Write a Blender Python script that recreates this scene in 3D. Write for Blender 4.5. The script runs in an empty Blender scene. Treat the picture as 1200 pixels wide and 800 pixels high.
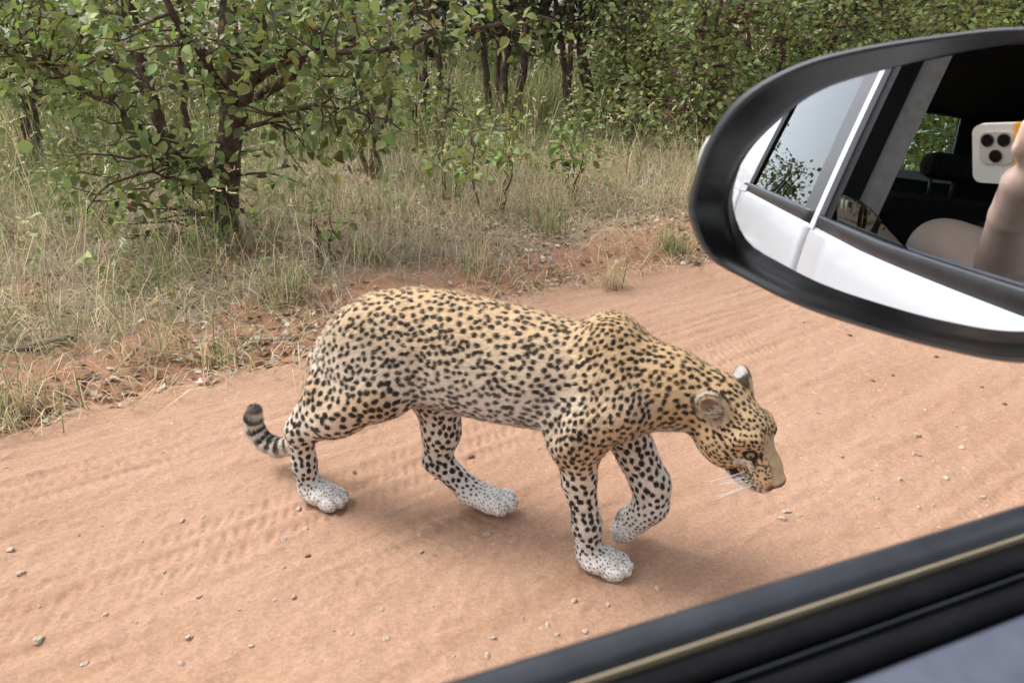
import bpy, math, random
import numpy as np
from mathutils import Vector, Matrix, kdtree

# ------------------------------------------------------------------ camera, sky, sun, exposure
SC = bpy.context.scene
COL = SC.collection
R = math.radians
CAMZ, PITCH, FPX = 1.25, R(22.9), 900.0
cam_d = bpy.data.cameras.new('camera')
cam_d.lens = 27.0
cam_d.sensor_width = 36.0
cam_d.clip_start = 0.02
cam_d.clip_end = 500.0
cam_d.dof.use_dof = True
cam_d.dof.focus_distance = 1.85
cam_d.dof.aperture_fstop = 18.0
cam = bpy.data.objects.new('camera', cam_d)
COL.objects.link(cam)
cam.location = (0, 0, CAMZ)
cam.rotation_euler = (R(90) - PITCH, 0, 0)
SC.camera = cam

world = bpy.data.worlds.new('World')
SC.world = world
world.use_nodes = True
wn, wl = world.node_tree.nodes, world.node_tree.links
sky = wn.new('ShaderNodeTexSky')
sky.sky_type = 'NISHITA'
sky.sun_disc = False
SUN_EL, SUN_AZ = R(52), R(-70)          # azimuth measured from +Y towards +X
sky.sun_elevation = SUN_EL
sky.sun_rotation = SUN_AZ
sky.air_density = 1.0
sky.dust_density = 3.0
hsv = wn.new('ShaderNodeHueSaturation')
hsv.inputs['Saturation'].default_value = 0.30      # thin white overcast
wl.new(sky.outputs['Color'], hsv.inputs['Color'])
wl.new(hsv.outputs['Color'], wn['Background'].inputs['Color'])
wn['Background'].inputs['Strength'].default_value = 0.15

sun_d = bpy.data.lights.new('sun', 'SUN')
sun_d.energy = 1.2
sun_d.angle = R(26)
sun_d.color = (1.0, 0.95, 0.88)
sun = bpy.data.objects.new('sun', sun_d)
COL.objects.link(sun)
sdir = Vector((math.sin(SUN_AZ) * math.cos(SUN_EL), math.cos(SUN_AZ) * math.cos(SUN_EL), math.sin(SUN_EL)))
sun.rotation_euler = sdir.to_track_quat('Z', 'Y').to_euler()
sun.location = (0, 0, 30)

SC.view_settings.view_transform = 'Standard'
SC.view_settings.look = 'None'
SC.view_settings.exposure = 1.18
SC.view_settings.gamma = 1.0
SC.render.engine = 'CYCLES'
SC.cycles.use_denoising = True
SC.cycles.max_bounces = 8
SC.cycles.transparent_max_bounces = 8

# ------------------------------------------------------------------ helpers
rng = np.random.default_rng(7)
random.seed(7)
A = np.array
CAM = A([0, 0, CAMZ])
CF = A([0, math.cos(PITCH), -math.sin(PITCH)])
CU = A([0, math.sin(PITCH), math.cos(PITCH)])
CR = A([1.0, 0, 0])


def vec(x, y):
    """direction of a measured point of the survey photograph"""
    return (x - 600) / FPX * CR + (400 - y) / FPX * CU + CF


def at(x, y, Y):
    """world point seen there that stands Y metres ahead"""
    d = vec(x, y)
    return CAM + d * (Y / d[1])


def at_z(x, y, z=0.0):
    d = vec(x, y)
    return CAM + d * ((z - CAMZ) / d[2])


def project(p):
    q = np.asarray(p) - CAM
    zz = q @ CF
    return 600 + FPX * (q @ CR) / zz, 400 - FPX * (q @ CU) / zz, zz


def unit(v):
    v = np.asarray(v, float)
    return v / (np.linalg.norm(v, axis=-1, keepdims=True) + 1e-12)


def hash3(i, j, k, s):
    h = (i * 374761393 + j * 668265263 + k * 2147483647 + s * 974634) & 0xffffffff
    h = ((h ^ (h >> 13)) * 1274126177) & 0xffffffff
    h = ((h ^ (h >> 16)) * 2246822519) & 0xffffffff
    return ((h ^ (h >> 15)) & 0xffff) / 65535.0


def noise(p, s=0):
    """value noise, p (n,3) -> 0..1"""
    p = np.asarray(p, float)
    i = np.floor(p).astype(np.int64)
    f = p - i
    f = f * f * (3 - 2 * f)
    r = 0
    for dx in (0, 1):
        wx = f[:, 0] if dx else 1 - f[:, 0]
        for dy in (0, 1):
            wy = f[:, 1] if dy else 1 - f[:, 1]
            for dz in (0, 1):
                wz = f[:, 2] if dz else 1 - f[:, 2]
                r = r + wx * wy * wz * hash3(i[:, 0] + dx, i[:, 1] + dy, i[:, 2] + dz, s)
    return r


def fbm(p, s=0, o=3):
    r, a, t = 0, 1.0, 0
    for k in range(o):
        r = r + a * noise(np.asarray(p) * 2 ** k, s + k)
        t += a
        a *= 0.5
    return r / t


def sstep(a, b, x):
    t = np.clip((x - a) / (b - a), 0, 1)
    return t * t * (3 - 2 * t)


def mesh_np(name, V, F, smooth=True, cols=None, uvw=None):
    """V (n,3), F = list of index arrays (m,3) and/or (m,4)"""
    V = np.asarray(V, np.float32)
    if isinstance(F, np.ndarray):
        F = [F]
    F = [np.asarray(f, np.int32) for f in F if len(f)]
    me = bpy.data.meshes.new(name)
    me.vertices.add(len(V))
    me.vertices.foreach_set('co', V.ravel())
    idx = np.concatenate([f.ravel() for f in F])
    me.loops.add(len(idx))
    me.loops.foreach_set('vertex_index', idx)
    n = sum(len(f) for f in F)
    tot = np.concatenate([np.full(len(f), f.shape[1], np.int32) for f in F])
    me.polygons.add(n)
    me.polygons.foreach_set('loop_start', np.concatenate([[0], np.cumsum(tot)[:-1]]).astype(np.int32))
    me.polygons.foreach_set('use_smooth', np.full(n, smooth))
    if cols is not None:
        c = np.ones((len(V), 4), np.float32)
        c[:, :3] = cols
        at_ = me.attributes.new('Col', 'FLOAT_COLOR', 'POINT')
        at_.data.foreach_set('color', c.ravel())
    me.update(calc_edges=True)
    me.validate()
    return me


def link(name, me, mat=None, parent=None):
    o = bpy.data.objects.new(name, me)
    COL.objects.link(o)
    if mat is not None and me is not None and not len(me.materials):
        me.materials.append(mat)
    if parent is not None:
        o.parent = parent
    return o


def empty(name, loc=(0, 0, 0), rot=(0, 0, 0), parent=None):
    o = bpy.data.objects.new(name, None)
    o.empty_display_size = 0.1
    COL.objects.link(o)
    o.location = loc
    o.rotation_euler = rot
    if parent is not None:
        o.parent = parent
    return o


def tag(o, label=None, cat=None, group=None, kind=None):
    if label:
        o['label'] = label
    if cat:
        o['category'] = cat
    if group:
        o['group'] = group
    if kind:
        o['kind'] = kind
    return o


class NT:
    def __init__(self, mat):
        self.t = mat.node_tree
        self.n, self.l = self.t.nodes, self.t.links

    def add(self, typ, **kw):
        nd = self.n.new(typ)
        for k, v in kw.items():
            if k in nd.inputs.keys() if isinstance(k, str) else False:
                pass
            setattr(nd, k, v)
        return nd

    def link(self, a, b):
        self.l.new(a, b)


def principled(name, color=(0.5, 0.5, 0.5), rough=0.6, metal=0.0, spec=0.5, coat=0.0):
    m = bpy.data.materials.new(name)
    m.use_nodes = True
    b = m.node_tree.nodes['Principled BSDF']
    b.inputs['Base Color'].default_value = (*color, 1)
    b.inputs['Roughness'].default_value = rough
    b.inputs['Metallic'].default_value = metal
    b.inputs['Specular IOR Level'].default_value = spec
    b.inputs['Coat Weight'].default_value = coat
    return m


def noisy(name, c1, c2, scale=20.0, rough=0.7, bump=0.0, bscale=60.0, spec=0.4, metal=0.0, coat=0.0):
    """two-tone procedural paint / plastic / bark with fine relief"""
    m = principled(name, c1, rough, metal, spec, coat)
    t = NT(m)
    b = t.n['Principled BSDF']
    tc = t.add('ShaderNodeTexCoord')
    nz = t.add('ShaderNodeTexNoise')
    nz.inputs['Scale'].default_value = scale
    nz.inputs['Detail'].default_value = 5
    t.link(tc.outputs['Object'], nz.inputs['Vector'])
    rp = t.add('ShaderNodeValToRGB')
    rp.color_ramp.elements[0].color = (*c1, 1)
    rp.color_ramp.elements[1].color = (*c2, 1)
    rp.color_ramp.elements[0].position = 0.35
    rp.color_ramp.elements[1].position = 0.65
    t.link(nz.outputs['Fac'], rp.inputs['Fac'])
    t.link(rp.outputs['Color'], b.inputs['Base Color'])
    if bump:
        n2 = t.add('ShaderNodeTexNoise')
        n2.inputs['Scale'].default_value = bscale
        n2.inputs['Detail'].default_value = 6
        t.link(tc.outputs['Object'], n2.inputs['Vector'])
        bp = t.add('ShaderNodeBump')
        bp.inputs['Strength'].default_value = bump
        bp.inputs['Distance'].default_value = 0.01
        t.link(n2.outputs['Fac'], bp.inputs['Height'])
        t.link(bp.outputs['Normal'], b.inputs['Normal'])
    return m


def colmat(name, rough=0.7, spec=0.2, trans=0.0, sheen=0.0):
    """takes its colour from the mesh's own Col attribute; leaves let light through"""
    m = principled(name, (0.5, 0.5, 0.5), rough, 0, spec)
    t = NT(m)
    b = t.n['Principled BSDF']
    a = t.add('ShaderNodeAttribute')
    a.attribute_name = 'Col'
    t.link(a.outputs['Color'], b.inputs['Base Color'])
    b.inputs['Sheen Weight'].default_value = sheen
    if trans:
        tr = t.add('ShaderNodeBsdfTranslucent')
        hs = t.add('ShaderNodeHueSaturation')
        hs.inputs['Hue'].default_value = 0.485
        hs.inputs['Saturation'].default_value = 1.1
        hs.inputs['Value'].default_value = 1.3
        t.link(a.outputs['Color'], hs.inputs['Color'])
        t.link(hs.outputs['Color'], tr.inputs['Color'])
        mx = t.add('ShaderNodeMixShader')
        mx.inputs['Fac'].default_value = trans
        t.link(b.outputs['BSDF'], mx.inputs[1])
        t.link(tr.outputs['BSDF'], mx.inputs[2])
        t.link(mx.outputs['Shader'], t.n['Material Output'].inputs['Surface'])
    return m


def tube(pts, rad, sides=7, cap=True):
    """tapered tube through points -> V, quads, tris"""
    pts = np.asarray(pts, float)
    n = len(pts)
    rad = np.broadcast_to(np.asarray(rad, float), (n,))
    tg = unit(np.gradient(pts, axis=0))
    ref = A([0.31, 0.22, 0.92]) if abs(tg[0, 2]) < 0.85 else A([0.9, 0.3, 0.1])
    u = unit(np.cross(tg, ref))
    w = np.cross(tg, u)
    an = np.linspace(0, 2 * math.pi, sides, endpoint=False)
    V = pts[:, None] + rad[:, None, None] * (np.cos(an)[None, :, None] * u[:, None] + np.sin(an)[None, :, None] * w[:, None])
    V = V.reshape(-1, 3)
    i = np.arange(n - 1)[:, None] * sides
    j = np.arange(sides)[None]
    k = (j + 1) % sides
    Q = np.stack([i + j, i + k, i + sides + k, i + sides + j], -1).reshape(-1, 4)
    T = np.zeros((0, 3), int)
    if cap:
        V = np.vstack([V, pts[:1], pts[-1:]])
        a, b = len(V) - 2, len(V) - 1
        jj, kk = j.ravel(), k.ravel()
        T = np.vstack([np.stack([kk, jj, np.full(sides, a)], -1),
                       np.stack([(n - 1) * sides + jj, (n - 1) * sides + kk, np.full(sides, b)], -1)])
    return V, Q, T


class MB:
    """gathers shapes into one mesh"""

    def __init__(self):
        self.V, self.Q, self.T, self.C, self.n = [], [], [], [], 0

    def put(self, V, Q=None, T=None, col=None):
        V = np.asarray(V, float)
        self.V.append(V)
        if Q is not None and len(Q):
            self.Q.append(np.asarray(Q) + self.n)
        if T is not None and len(T):
            self.T.append(np.asarray(T) + self.n)
        if col is not None:
            self.C.append(np.broadcast_to(np.asarray(col, float), (len(V), 3)))
        self.n += len(V)
        return self

    def tube(self, pts, rad, sides=7, col=None):
        return self.put(*tube(pts, rad, sides), col=col)

    def box(self, lo, hi, col=None):
        x0, y0, z0 = lo
        x1, y1, z1 = hi
        V = [(x0, y0, z0), (x1, y0, z0), (x1, y1, z0), (x0, y1, z0), (x0, y0, z1), (x1, y0, z1), (x1, y1, z1), (x0, y1, z1)]
        Q = [(0, 3, 2, 1), (4, 5, 6, 7), (0, 1, 5, 4), (1, 2, 6, 5), (2, 3, 7, 6), (3, 0, 4, 7)]
        return self.put(V, Q, col=col)

    def prism(self, poly, lo, hi, axis=1, col=None):
        """extrude a polygon given in the two other axes"""
        poly = np.asarray(poly, float)
        n = len(poly)
        ax = [k for k in range(3) if k != axis]
        V = np.zeros((2 * n + 2, 3))
        V[:n, ax[0]], V[:n, ax[1]], V[:n, axis] = poly[:, 0], poly[:, 1], lo
        V[n:2 * n, ax[0]], V[n:2 * n, ax[1]], V[n:2 * n, axis] = poly[:, 0], poly[:, 1], hi
        V[2 * n] = V[:n].mean(0)
        V[2 * n + 1] = V[n:2 * n].mean(0)
        j = np.arange(n)
        k = (j + 1) % n
        Q = np.stack([j, k, k + n, j + n], -1)
        T = np.vstack([np.stack([k, j, np.full(n, 2 * n)], -1), np.stack([j + n, k + n, np.full(n, 2 * n + 1)], -1)])
        return self.put(V, Q, T, col=col)

    def mesh(self, name, smooth=True):
        return mesh_np(name, np.vstack(self.V), [np.vstack(x) for x in (self.Q, self.T) if x], smooth,
                       np.vstack(self.C) if self.C else None)

    def build(self, name, mat, parent=None, smooth=True):
        return link(name, self.mesh(name, smooth), mat, parent)


def sharp(o, ang=35, bevel=0.0, seg=2):
    """smooth shading by angle plus an optional bevel"""
    if bevel:
        md = o.modifiers.new('bevel', 'BEVEL')
        md.width = bevel
        md.segments = seg
        md.limit_method = 'ANGLE'
        md.angle_limit = R(ang)
    md = o.modifiers.new('weighted', 'WEIGHTED_NORMAL')
    md.keep_sharp = True
    return o


# ------------------------------------------------------------------ ground and dirt road
RD = R(55)
DR = A([math.sin(RD), math.cos(RD), 0])            # along the road
NR = A([-math.cos(RD), math.sin(RD), 0])           # towards the far verge
EDGE = 2.72


def st(s, t, z=0.0):
    s, t = np.asarray(s, float), np.asarray(t, float)
    return s[..., None] * DR + t[..., None] * NR + np.asarray(z, float)[..., None] * A([0, 0, 1.0])


def edge_t(s):
    p = np.stack([s, s * 0, s * 0], -1)
    return EDGE + .55 * (noise(p * .7 + 3.3, 1) - .5) * .6 + .16 * (noise(p * 3.1, 2) - .5) + .07 * (noise(p * 9, 4) - .5)


def road_z(s, t):
    p = np.stack([s, t, s * 0], -1)
    z = .010 * (fbm(p * A([1.2, 2.6, 1]), 31) - .5) + .009 * (fbm(p * A([6, 12, 1]), 32) - .5) + .0075 * (fbm(p * 38, 33, 3) - .5) + .006 * sstep(.62, .8, fbm(p * A([14, 22, 1]), 36)) * noise(p * 60, 37)
    # tyre tracks: bands of fine ribs along the road, broken by cross treads
    for tc, w, dep, per, sk in ((.46, .11, 0.0070, .030, .5), (.74, .09, 0.0056, .026, -.4), (1.50, .10, 0.0042, .028, .35), (1.80, .12, 0.0067, .034, -.5), (2.06, .09, 0.0063, .030, .4), (2.30, .10, 0.0063, .03, .2)):
        c = tc + .03 * np.sin(s * .9 + tc * 3) + .05 * (noise(np.stack([s * .6, s * 0 + tc, s * 0], -1), 7) - .5)
        d = t - c
        band = np.exp(-(d / w) ** 4)
        tread = np.abs(((s * 1.0 + sk * d) / per + .4 * noise(p * 25, 8)) % 1 - .5) * 2
        ribs = .5 + .5 * np.cos(d / w * 9.0)
        fade = sstep(.35, .65, noise(np.stack([s * 1.3, s * 0 + tc * 5, s * 0], -1), 9))
        z = z - .95 * dep * band * (.30 + .70 * fade) * (.35 * ribs + .75 * sstep(.30, .62, tread) * sstep(.15, .5, ribs) + .10)
    # long fine lines drawn by many passing wheels
    wv = t + .02 * np.sin(s * .8) + .03 * (noise(np.stack([s * .5, s * 0 + 2, s * 0], -1), 14) - .5)
    lm_ = sstep(.42, .62, noise(np.stack([s * .35, t * 5, s * 0], -1), 15))
    z = z - .0095 * (.35 + .65 * lm_) * (fbm(np.stack([s * .55, wv * 26, s * 0], -1), 16, 3) - .5)
    # loose sand thrown to the side of the wheel lines
    z = z + .008 * np.exp(-((t - 2.30) / .10) ** 2) * noise(p * 4, 12) + .006 * np.exp(-((t - 1.15) / .2) ** 2) * noise(p * 3, 13)
    return z


def verge_z(s, t):
    p = np.stack([s, t, s * 0], -1)
    rise = sstep(-.15, .55, t - edge_t(s)) * .075 - .03
    z = rise + sstep(-.1, .6, t - EDGE) * (.10 * (fbm(p * 1.3, 41) - .5) + .05 * (fbm(p * 6, 42) - .5) + .025 * (fbm(p * 22, 43, 2) - .5))
    return np.where(t < 2.2, -.045, z) + .25 * sstep(8, 30, t) + .2 * sstep(8, 30, -t)


def axis(fine0, fine1, step, far, grow=1.22):
    a = list(np.arange(fine0, fine1, step))
    b, d = [], step
    x = a[0]
    while x > -far:
        d *= grow
        x -= d
        b.append(x)
    c, d = [], step
    x = a[-1]
    while x < far:
        d *= grow
        x += d
        c.append(x)
    return A(b[::-1] + a + c)


def sheet(name, S, T, zf, mat):
    s, t = np.meshgrid(S, T, indexing='ij')
    z = zf(s.ravel(), t.ravel())
    V = st(s.ravel(), t.ravel(), z)
    ns, nt = s.shape
    i, j = np.meshgrid(np.arange(ns - 1), np.arange(nt - 1), indexing='ij')
    k = (i * nt + j).ravel()
    Q = np.stack([k, k + nt, k + nt + 1, k + 1], -1)
    return link(name, mesh_np(name, V, Q, True), mat)


def ground_mat(name, road):
    m = principled(name, (.4, .25, .16), .95, 0, .1)
    t = NT(m)
    b = t.n['Principled BSDF']
    tc = t.add('ShaderNodeTexCoord')

    def nz(scale, det=4, rough=.6, vec_=None, stretch=None):
        n = t.add('ShaderNodeTexNoise')
        n.inputs['Scale'].default_value = scale
        n.inputs['Detail'].default_value = det
        n.inputs['Roughness'].default_value = rough
        if stretch:
            m0 = t.add('ShaderNodeMapping')
            m0.inputs['Rotation'].default_value = (0, 0, -(math.pi / 2 - RD))
            t.link(tc.outputs['Object'], m0.inputs['Vector'])
            mp = t.add('ShaderNodeMapping')
            mp.inputs['Scale'].default_value = stretch
            t.link(m0.outputs['Vector'], mp.inputs['Vector'])
            t.link(mp.outputs['Vector'], n.inputs['Vector'])
        else:
            t.link(tc.outputs['Object'], n.inputs['Vector'])
        return n.outputs['Fac']

    def ramp(fac, stops):
        r = t.add('ShaderNodeValToRGB')
        els = r.color_ramp.elements
        for k, (p, c) in enumerate(stops):
            e = els[k] if k < 2 else els.new(p)
            e.position = p
            e.color = (*c, 1) if len(c) == 3 else c
        t.link(fac, r.inputs['Fac'])
        return r.outputs['Color']

    def mix(fac, a, b_, mode='MIX'):
        x = t.add('ShaderNodeMix', data_type='RGBA', blend_type=mode)
        if isinstance(fac, float):
            x.inputs['Factor'].default_value = fac
        else:
            t.link(fac, x.inputs['Factor'])
        for s_, v in (('A', a), ('B', b_)):
            sock = [q for q in x.inputs if q.name == s_ and q.type == 'RGBA'][0]
            if isinstance(v, tuple):
                sock.default_value = (*v, 1)
            else:
                t.link(v, sock)
        return [q for q in x.outputs if q.type == 'RGBA'][0]

    if road:
        base = ramp(nz(1.6, 6), ((.32, (.355, .218, .145)), (.68, (.428, .282, .200))))
        streak = ramp(nz(5, 5, .6, stretch=(.25, 2.2, 1)), ((.35, (.35, .212, .140)), (.65, (.448, .298, .214))))
        c = mix(.5, base, streak)
        fine = ramp(nz(90, 4, .7), ((.30, (.66, .60, .56)), (.70, (1.20, 1.18, 1.16))))
        c = mix(.60, c, fine, 'MULTIPLY')
        fine2 = ramp(nz(330, 3, .7), ((.30, (.70, .66, .63)), (.70, (1.18, 1.17, 1.16))))
        c = mix(.40, c, fine2, 'MULTIPLY')
        chalk = ramp(nz(38, 5, .75), ((.62, (0, 0, 0)), (.68, (1, 1, 1))))
        chalk2 = ramp(nz(1.2, 3), ((.44, (0, 0, 0)), (.62, (1, 1, 1))))
        cm = mix(1.0, chalk, chalk2, 'MULTIPLY')
        c = mix(cm, c, (.60, .46, .37))
        red = ramp(nz(3.1, 4), ((.58, (0, 0, 0)), (.78, (.55, .55, .55))))
        c = mix(red, c, (.37, .21, .135))
    else:
        soil = ramp(nz(2.3, 6, .65), ((.34, (.26, .135, .080)), (.46, (.27, .19, .135)), (.62, (.29, .245, .185))))
        litter = ramp(nz(28, 5, .7), ((.30, (.10, .07, .055)), (.50, (.22, .165, .13)), (.70, (.36, .30, .25))))
        lm = ramp(nz(3.4, 5, .65), ((.40, (0, 0, 0)), (.58, (1, 1, 1))))
        c = mix(lm, soil, litter)
        straw = ramp(nz(6, 5, .7, stretch=(2, 2, 2)), ((.52, (0, 0, 0)), (.68, (.8, .8, .8))))
        c = mix(straw, c, (.34, .27, .15))
        # sand of the road spilling on to the verge
        m1 = t.add('ShaderNodeMapping')
        m1.inputs['Rotation'].default_value = (0, 0, -(math.pi / 2 - RD))
        t.link(tc.outputs['Object'], m1.inputs['Vector'])
        sp = t.add('ShaderNodeSeparateXYZ')
        t.link(m1.outputs['Vector'], sp.inputs[0])
        mr_ = t.add('ShaderNodeMapRange')
        mr_.inputs['From Min'].default_value = 3.85
        mr_.inputs['From Max'].default_value = 2.60
        t.link(sp.outputs['Y'], mr_.inputs['Value'])
        ad = t.add('ShaderNodeMath')
        ad.operation = 'ADD'
        t.link(mr_.outputs['Result'], ad.inputs[0])
        t.link(nz(5.5, 6, .7), ad.inputs[1])
        spill = ramp(ad.outputs[0], ((.80, (0, 0, 0)), (1.10, (1, 1, 1))))
        c = mix(spill, c, mix(nz(40, 4, .7), (.30, .145, .082), (.40, .235, .155)))
    t.link(c, b.inputs['Base Color'])
    bp = t.add('ShaderNodeBump')
    bp.inputs['Strength'].default_value = .5 if road else .8
    bp.inputs['Distance'].default_value = .006 if road else .02
    hsum = t.add('ShaderNodeMath')
    hsum.operation = 'ADD'
    t.link(nz(70 if road else 30, 6, .75), hsum.inputs[0])
    t.link(nz(14, 5, .7, stretch=(.6, 3.0, 1) if road else None), hsum.inputs[1])
    t.link(hsum.outputs[0], bp.inputs['Height'])
    t.link(bp.outputs['Normal'], b.inputs['Normal'])
    return m


m_road = ground_mat('red_dirt_road', True)
m_soil = ground_mat('verge_soil', False)
road = sheet('dirt_road', axis(-2.6, 4.4, .0085, 90), np.concatenate([np.linspace(-2.6, .25, 12), np.arange(.27, 3.15, .0085)]),
             lambda s, t: road_z(s, t) - .10 * sstep(.02, .40, t - edge_t(s)) - .15 * sstep(-1.9, -2.4, t), m_road)
tag(road, kind='structure')
ground = sheet('ground', axis(-5, 8, .05, 160), np.concatenate([axis(2.2, 9, .05, 160)]), verge_z, m_soil)
tag(ground, kind='structure')


def ground_at(P):
    """height of whatever surface lies there (road or verge)"""
    P = np.atleast_2d(P)
    s, t = P @ DR, P @ NR
    zr = road_z(s, t) - .10 * sstep(.02, .40, t - edge_t(s))
    zv = verge_z(s, t)
    return np.where(t < 3.1, np.maximum(zr, zv), zv)

# ------------------------------------------------------------------ the leopard
LEO_O = A([0.243, 1.581, 0.0])
LEO_R = math.atan2(-0.352, 0.936)
_c, _s = math.cos(LEO_R), math.sin(LEO_R)
LEO_M = A([[_c, -_s, 0], [_s, _c, 0], [0, 0, 1]])          # local -> world


def leo_local_dir(v):
    return LEO_M.T @ np.asarray(v, float)


# head frame: the head hangs low and turns a little towards the car
HEAD_C = A([0.2615, -0.035, 0.437])
HS = 1.03
_f = unit(CR * 0.643 + CU * -0.766 - CF * 0.28)
_side = unit(CR * 0.766 + CU * 0.643)
_side = unit(_side - (_side @ _f) * _f)
_vw = unit(np.cross(_f, _side))
if _vw @ CF > 0:
    _vw = -_vw                                            # points at the viewer
PHI = R(50)
_up = math.sin(PHI) * _vw + math.cos(PHI) * _side
_lf = np.cross(_up, _f)
HEAD_R = np.stack([leo_local_dir(_f), leo_local_dir(_lf), leo_local_dir(_up)], 1)   # head -> leopard


def hp(x, y, z):
    return HEAD_C + HEAD_R @ (A([x, y, z], float) * HS)


class Prim:
    def __init__(self, kind, k, flow, reg, **kw):
        self.kind, self.k, self.flow, self.reg = kind, k, A(flow, float), reg
        self.__dict__.update(kw)

    def bounds(self):
        if self.kind == 'cone':
            r = max(self.ra, self.rb) * max(1, self.sv)
            return np.minimum(self.a, self.b) - r, np.maximum(self.a, self.b) + r
        if self.kind == 'ell':
            r = max(self.r)
            return self.c - r, self.c + r
        return A([-0.86, -0.16, 0.25]), A([0.16, 0.16, 0.70])

    def dist(self, p):
        if self.kind == 'cone':
            ba = self.b - self.a
            q = p - self.a
            t = np.clip(q @ ba / (ba @ ba), 0, 1)
            d = q - t[:, None] * ba
            if self.sv != 1:
                d = d - (1 - 1 / self.sv) * (d @ self.lat)[:, None] * self.lat
            return np.sqrt((d * d).sum(1)) - (self.ra + (self.rb - self.ra) * t)
        if self.kind == 'ell':
            q = (p - self.c) @ self.rot / self.r
            k0 = np.sqrt((q * q).sum(1)) + 1e-9
            k1 = np.sqrt(((q / self.r) ** 2).sum(1)) + 1e-9
            return k0 * (k0 - 1) / k1
        T = self.tab
        u = np.clip(p[:, 0], T[0, 0], T[-1, 0])
        top, bot, hw = (np.interp(u, self.fine, self.cur[:, i]) for i in range(3))
        cz, hz = (top + bot) / 2, (top - bot) / 2
        zz = (p[:, 2] - cz) / hz
        yy = p[:, 1] / hw
        d = (np.sqrt(zz * zz + yy * yy) - 1) * np.minimum(hz, hw)
        ex = np.maximum(T[0, 0] - p[:, 0], 0) + np.maximum(p[:, 0] - T[-1, 0], 0)
        return np.where(ex > 0, np.sqrt(np.maximum(d, 0) ** 2 + ex ** 2), d)


def rotm(ax, ang):
    return A(Matrix.Rotation(ang, 3, ax))


PR = []
LAT = A([0, 1.0, 0])


def cone(a, ra, b, rb, k=0.03, flow=None, reg='body', sv=1.0, lat=LAT):
    a, b = A(a, float), A(b, float)
    PR.append(Prim('cone', k, unit(b - a) if flow is None else flow, reg, a=a, b=b, ra=ra, rb=rb, sv=sv, lat=A(lat, float)))


def ell(c, r, k=0.03, flow=(-1, 0, -0.2), reg='body', rot=None, sub=False):
    PR.append(Prim('ell', k, flow, reg, c=A(c, float), r=A(r, float), rot=np.eye(3) if rot is None else rot, sub=sub))


def pchip(x, y, xs):
    return np.interp(xs, x, y)


tab = A([[-0.810, .440, .385, .020], [-0.795, .465, .365, .040], [-0.765, .510, .35, .064], [-0.72, .560, .34, .086],
         [-0.64, .614, .340, .104], [-0.53, .643, .345, .108], [-0.41, .644, .336, .110], [-0.32, .636, .332, .114],
         [-0.21, .626, .334, .115], [-0.12, .612, .340, .110], [-0.05, .608, .352, .100], [0.0, .598, .368, .092],
         [0.05, .575, .392, .076], [0.10, .548, .42, .052], [0.13, .52, .45, .02]])
_fine = np.linspace(tab[0, 0], tab[-1, 0], 240)
_cur = np.stack([np.interp(_fine, tab[:, 0], tab[:, i]) for i in (1, 2, 3)], 1)
_ker = np.exp(-np.linspace(-2, 2, 13) ** 2)
_ker /= _ker.sum()
_pad = np.pad(_cur, ((6, 6), (0, 0)), mode='edge')
_cur = np.stack([np.convolve(_pad[:, i], _ker, 'valid') for i in range(3)], 1)
PR.append(Prim('loft', 0.03, A([-1, 0, -0.25]), 'body', tab=tab, fine=_fine, cur=_cur))

# shoulder blades rising above the back, upper arms
for s in (-1, 1):
    cone((-0.026, s * .036, .584), .044, (0.035, s * .080, .465), .054, .06, (-.5, 0, -1), 'shoulder')
cone((0.040, -.082, .462), .056, (-0.075, -.084, .372), .056, .04, (-.45, 0, -1), 'shoulder')
cone((0.040, .076, .462), .052, (-0.01, .075, .36), .055, .04, (-.3, 0, -1), 'shoulder')
# near foreleg, straight and carrying weight
cone((-0.070, -.080, .390), .060, (-0.066, -.068, .25), .038, .055, None, 'leg')
cone((-0.066, -.068, .25), .038, (-0.043, -.065, .125), .0310, .02, None, 'leg')
cone((-0.043, -.065, .125), .0318, (-0.034, -.065, .055), .0325, .02, None, 'leg')
ell((-0.005, -.065, .030), (.058, .046, .032), .02, (1, 0, -.3), 'paw')
for dv, du in ((-.030, .028), (-.011, .043), (.011, .043), (.030, .028)):
    ell((du + .004, -.065 + dv * 1.08, .020), (.030, .0142, .020), .0025, (1, 0, -.3), 'paw')
# far foreleg, lifted, wrist bent back
cone((-0.010, .070, .36), .056, (0.085, .055, .190), .044, .035, None, 'leg')
cone((0.085, .055, .195), .044, (0.090, .055, .135), .040, .02, None, 'leg')
cone((0.090, .055, .135), .040, (0.052, .052, .085), .039, .02, None, 'paw', 1.2)
for dv in (-.030, -.010, .010, .030):
    ell((0.030, .052 + dv * 1.15, .060), (.034, .0165, .030), .003, (-.6, 0, -1), 'paw', rot=rotm('Y', R(-35)))
ell((0.022, .047, .086), (.017, .024, .016), .012, (-.4, 0, -1), 'pad')
# hollows behind the shoulders and before the thighs
for s in (-1, 1):
    cone((-.100, s * .150, .56), .036, (-.135, s * .152, .40), .036, .035, (-1, 0, -.3), 'body')
    PR[-1].sub = True
    cone((-.455, s * .150, .50), .034, (-.475, s * .148, .38), .034, .035, (-1, 0, -.3), 'body')
    PR[-1].sub = True
# haunches
for s in (-1, 1):
    ell((-0.640, s * .052, .470), (.095, .054, .115), .05, (-.6, 0, -1), 'haunch')
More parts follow.
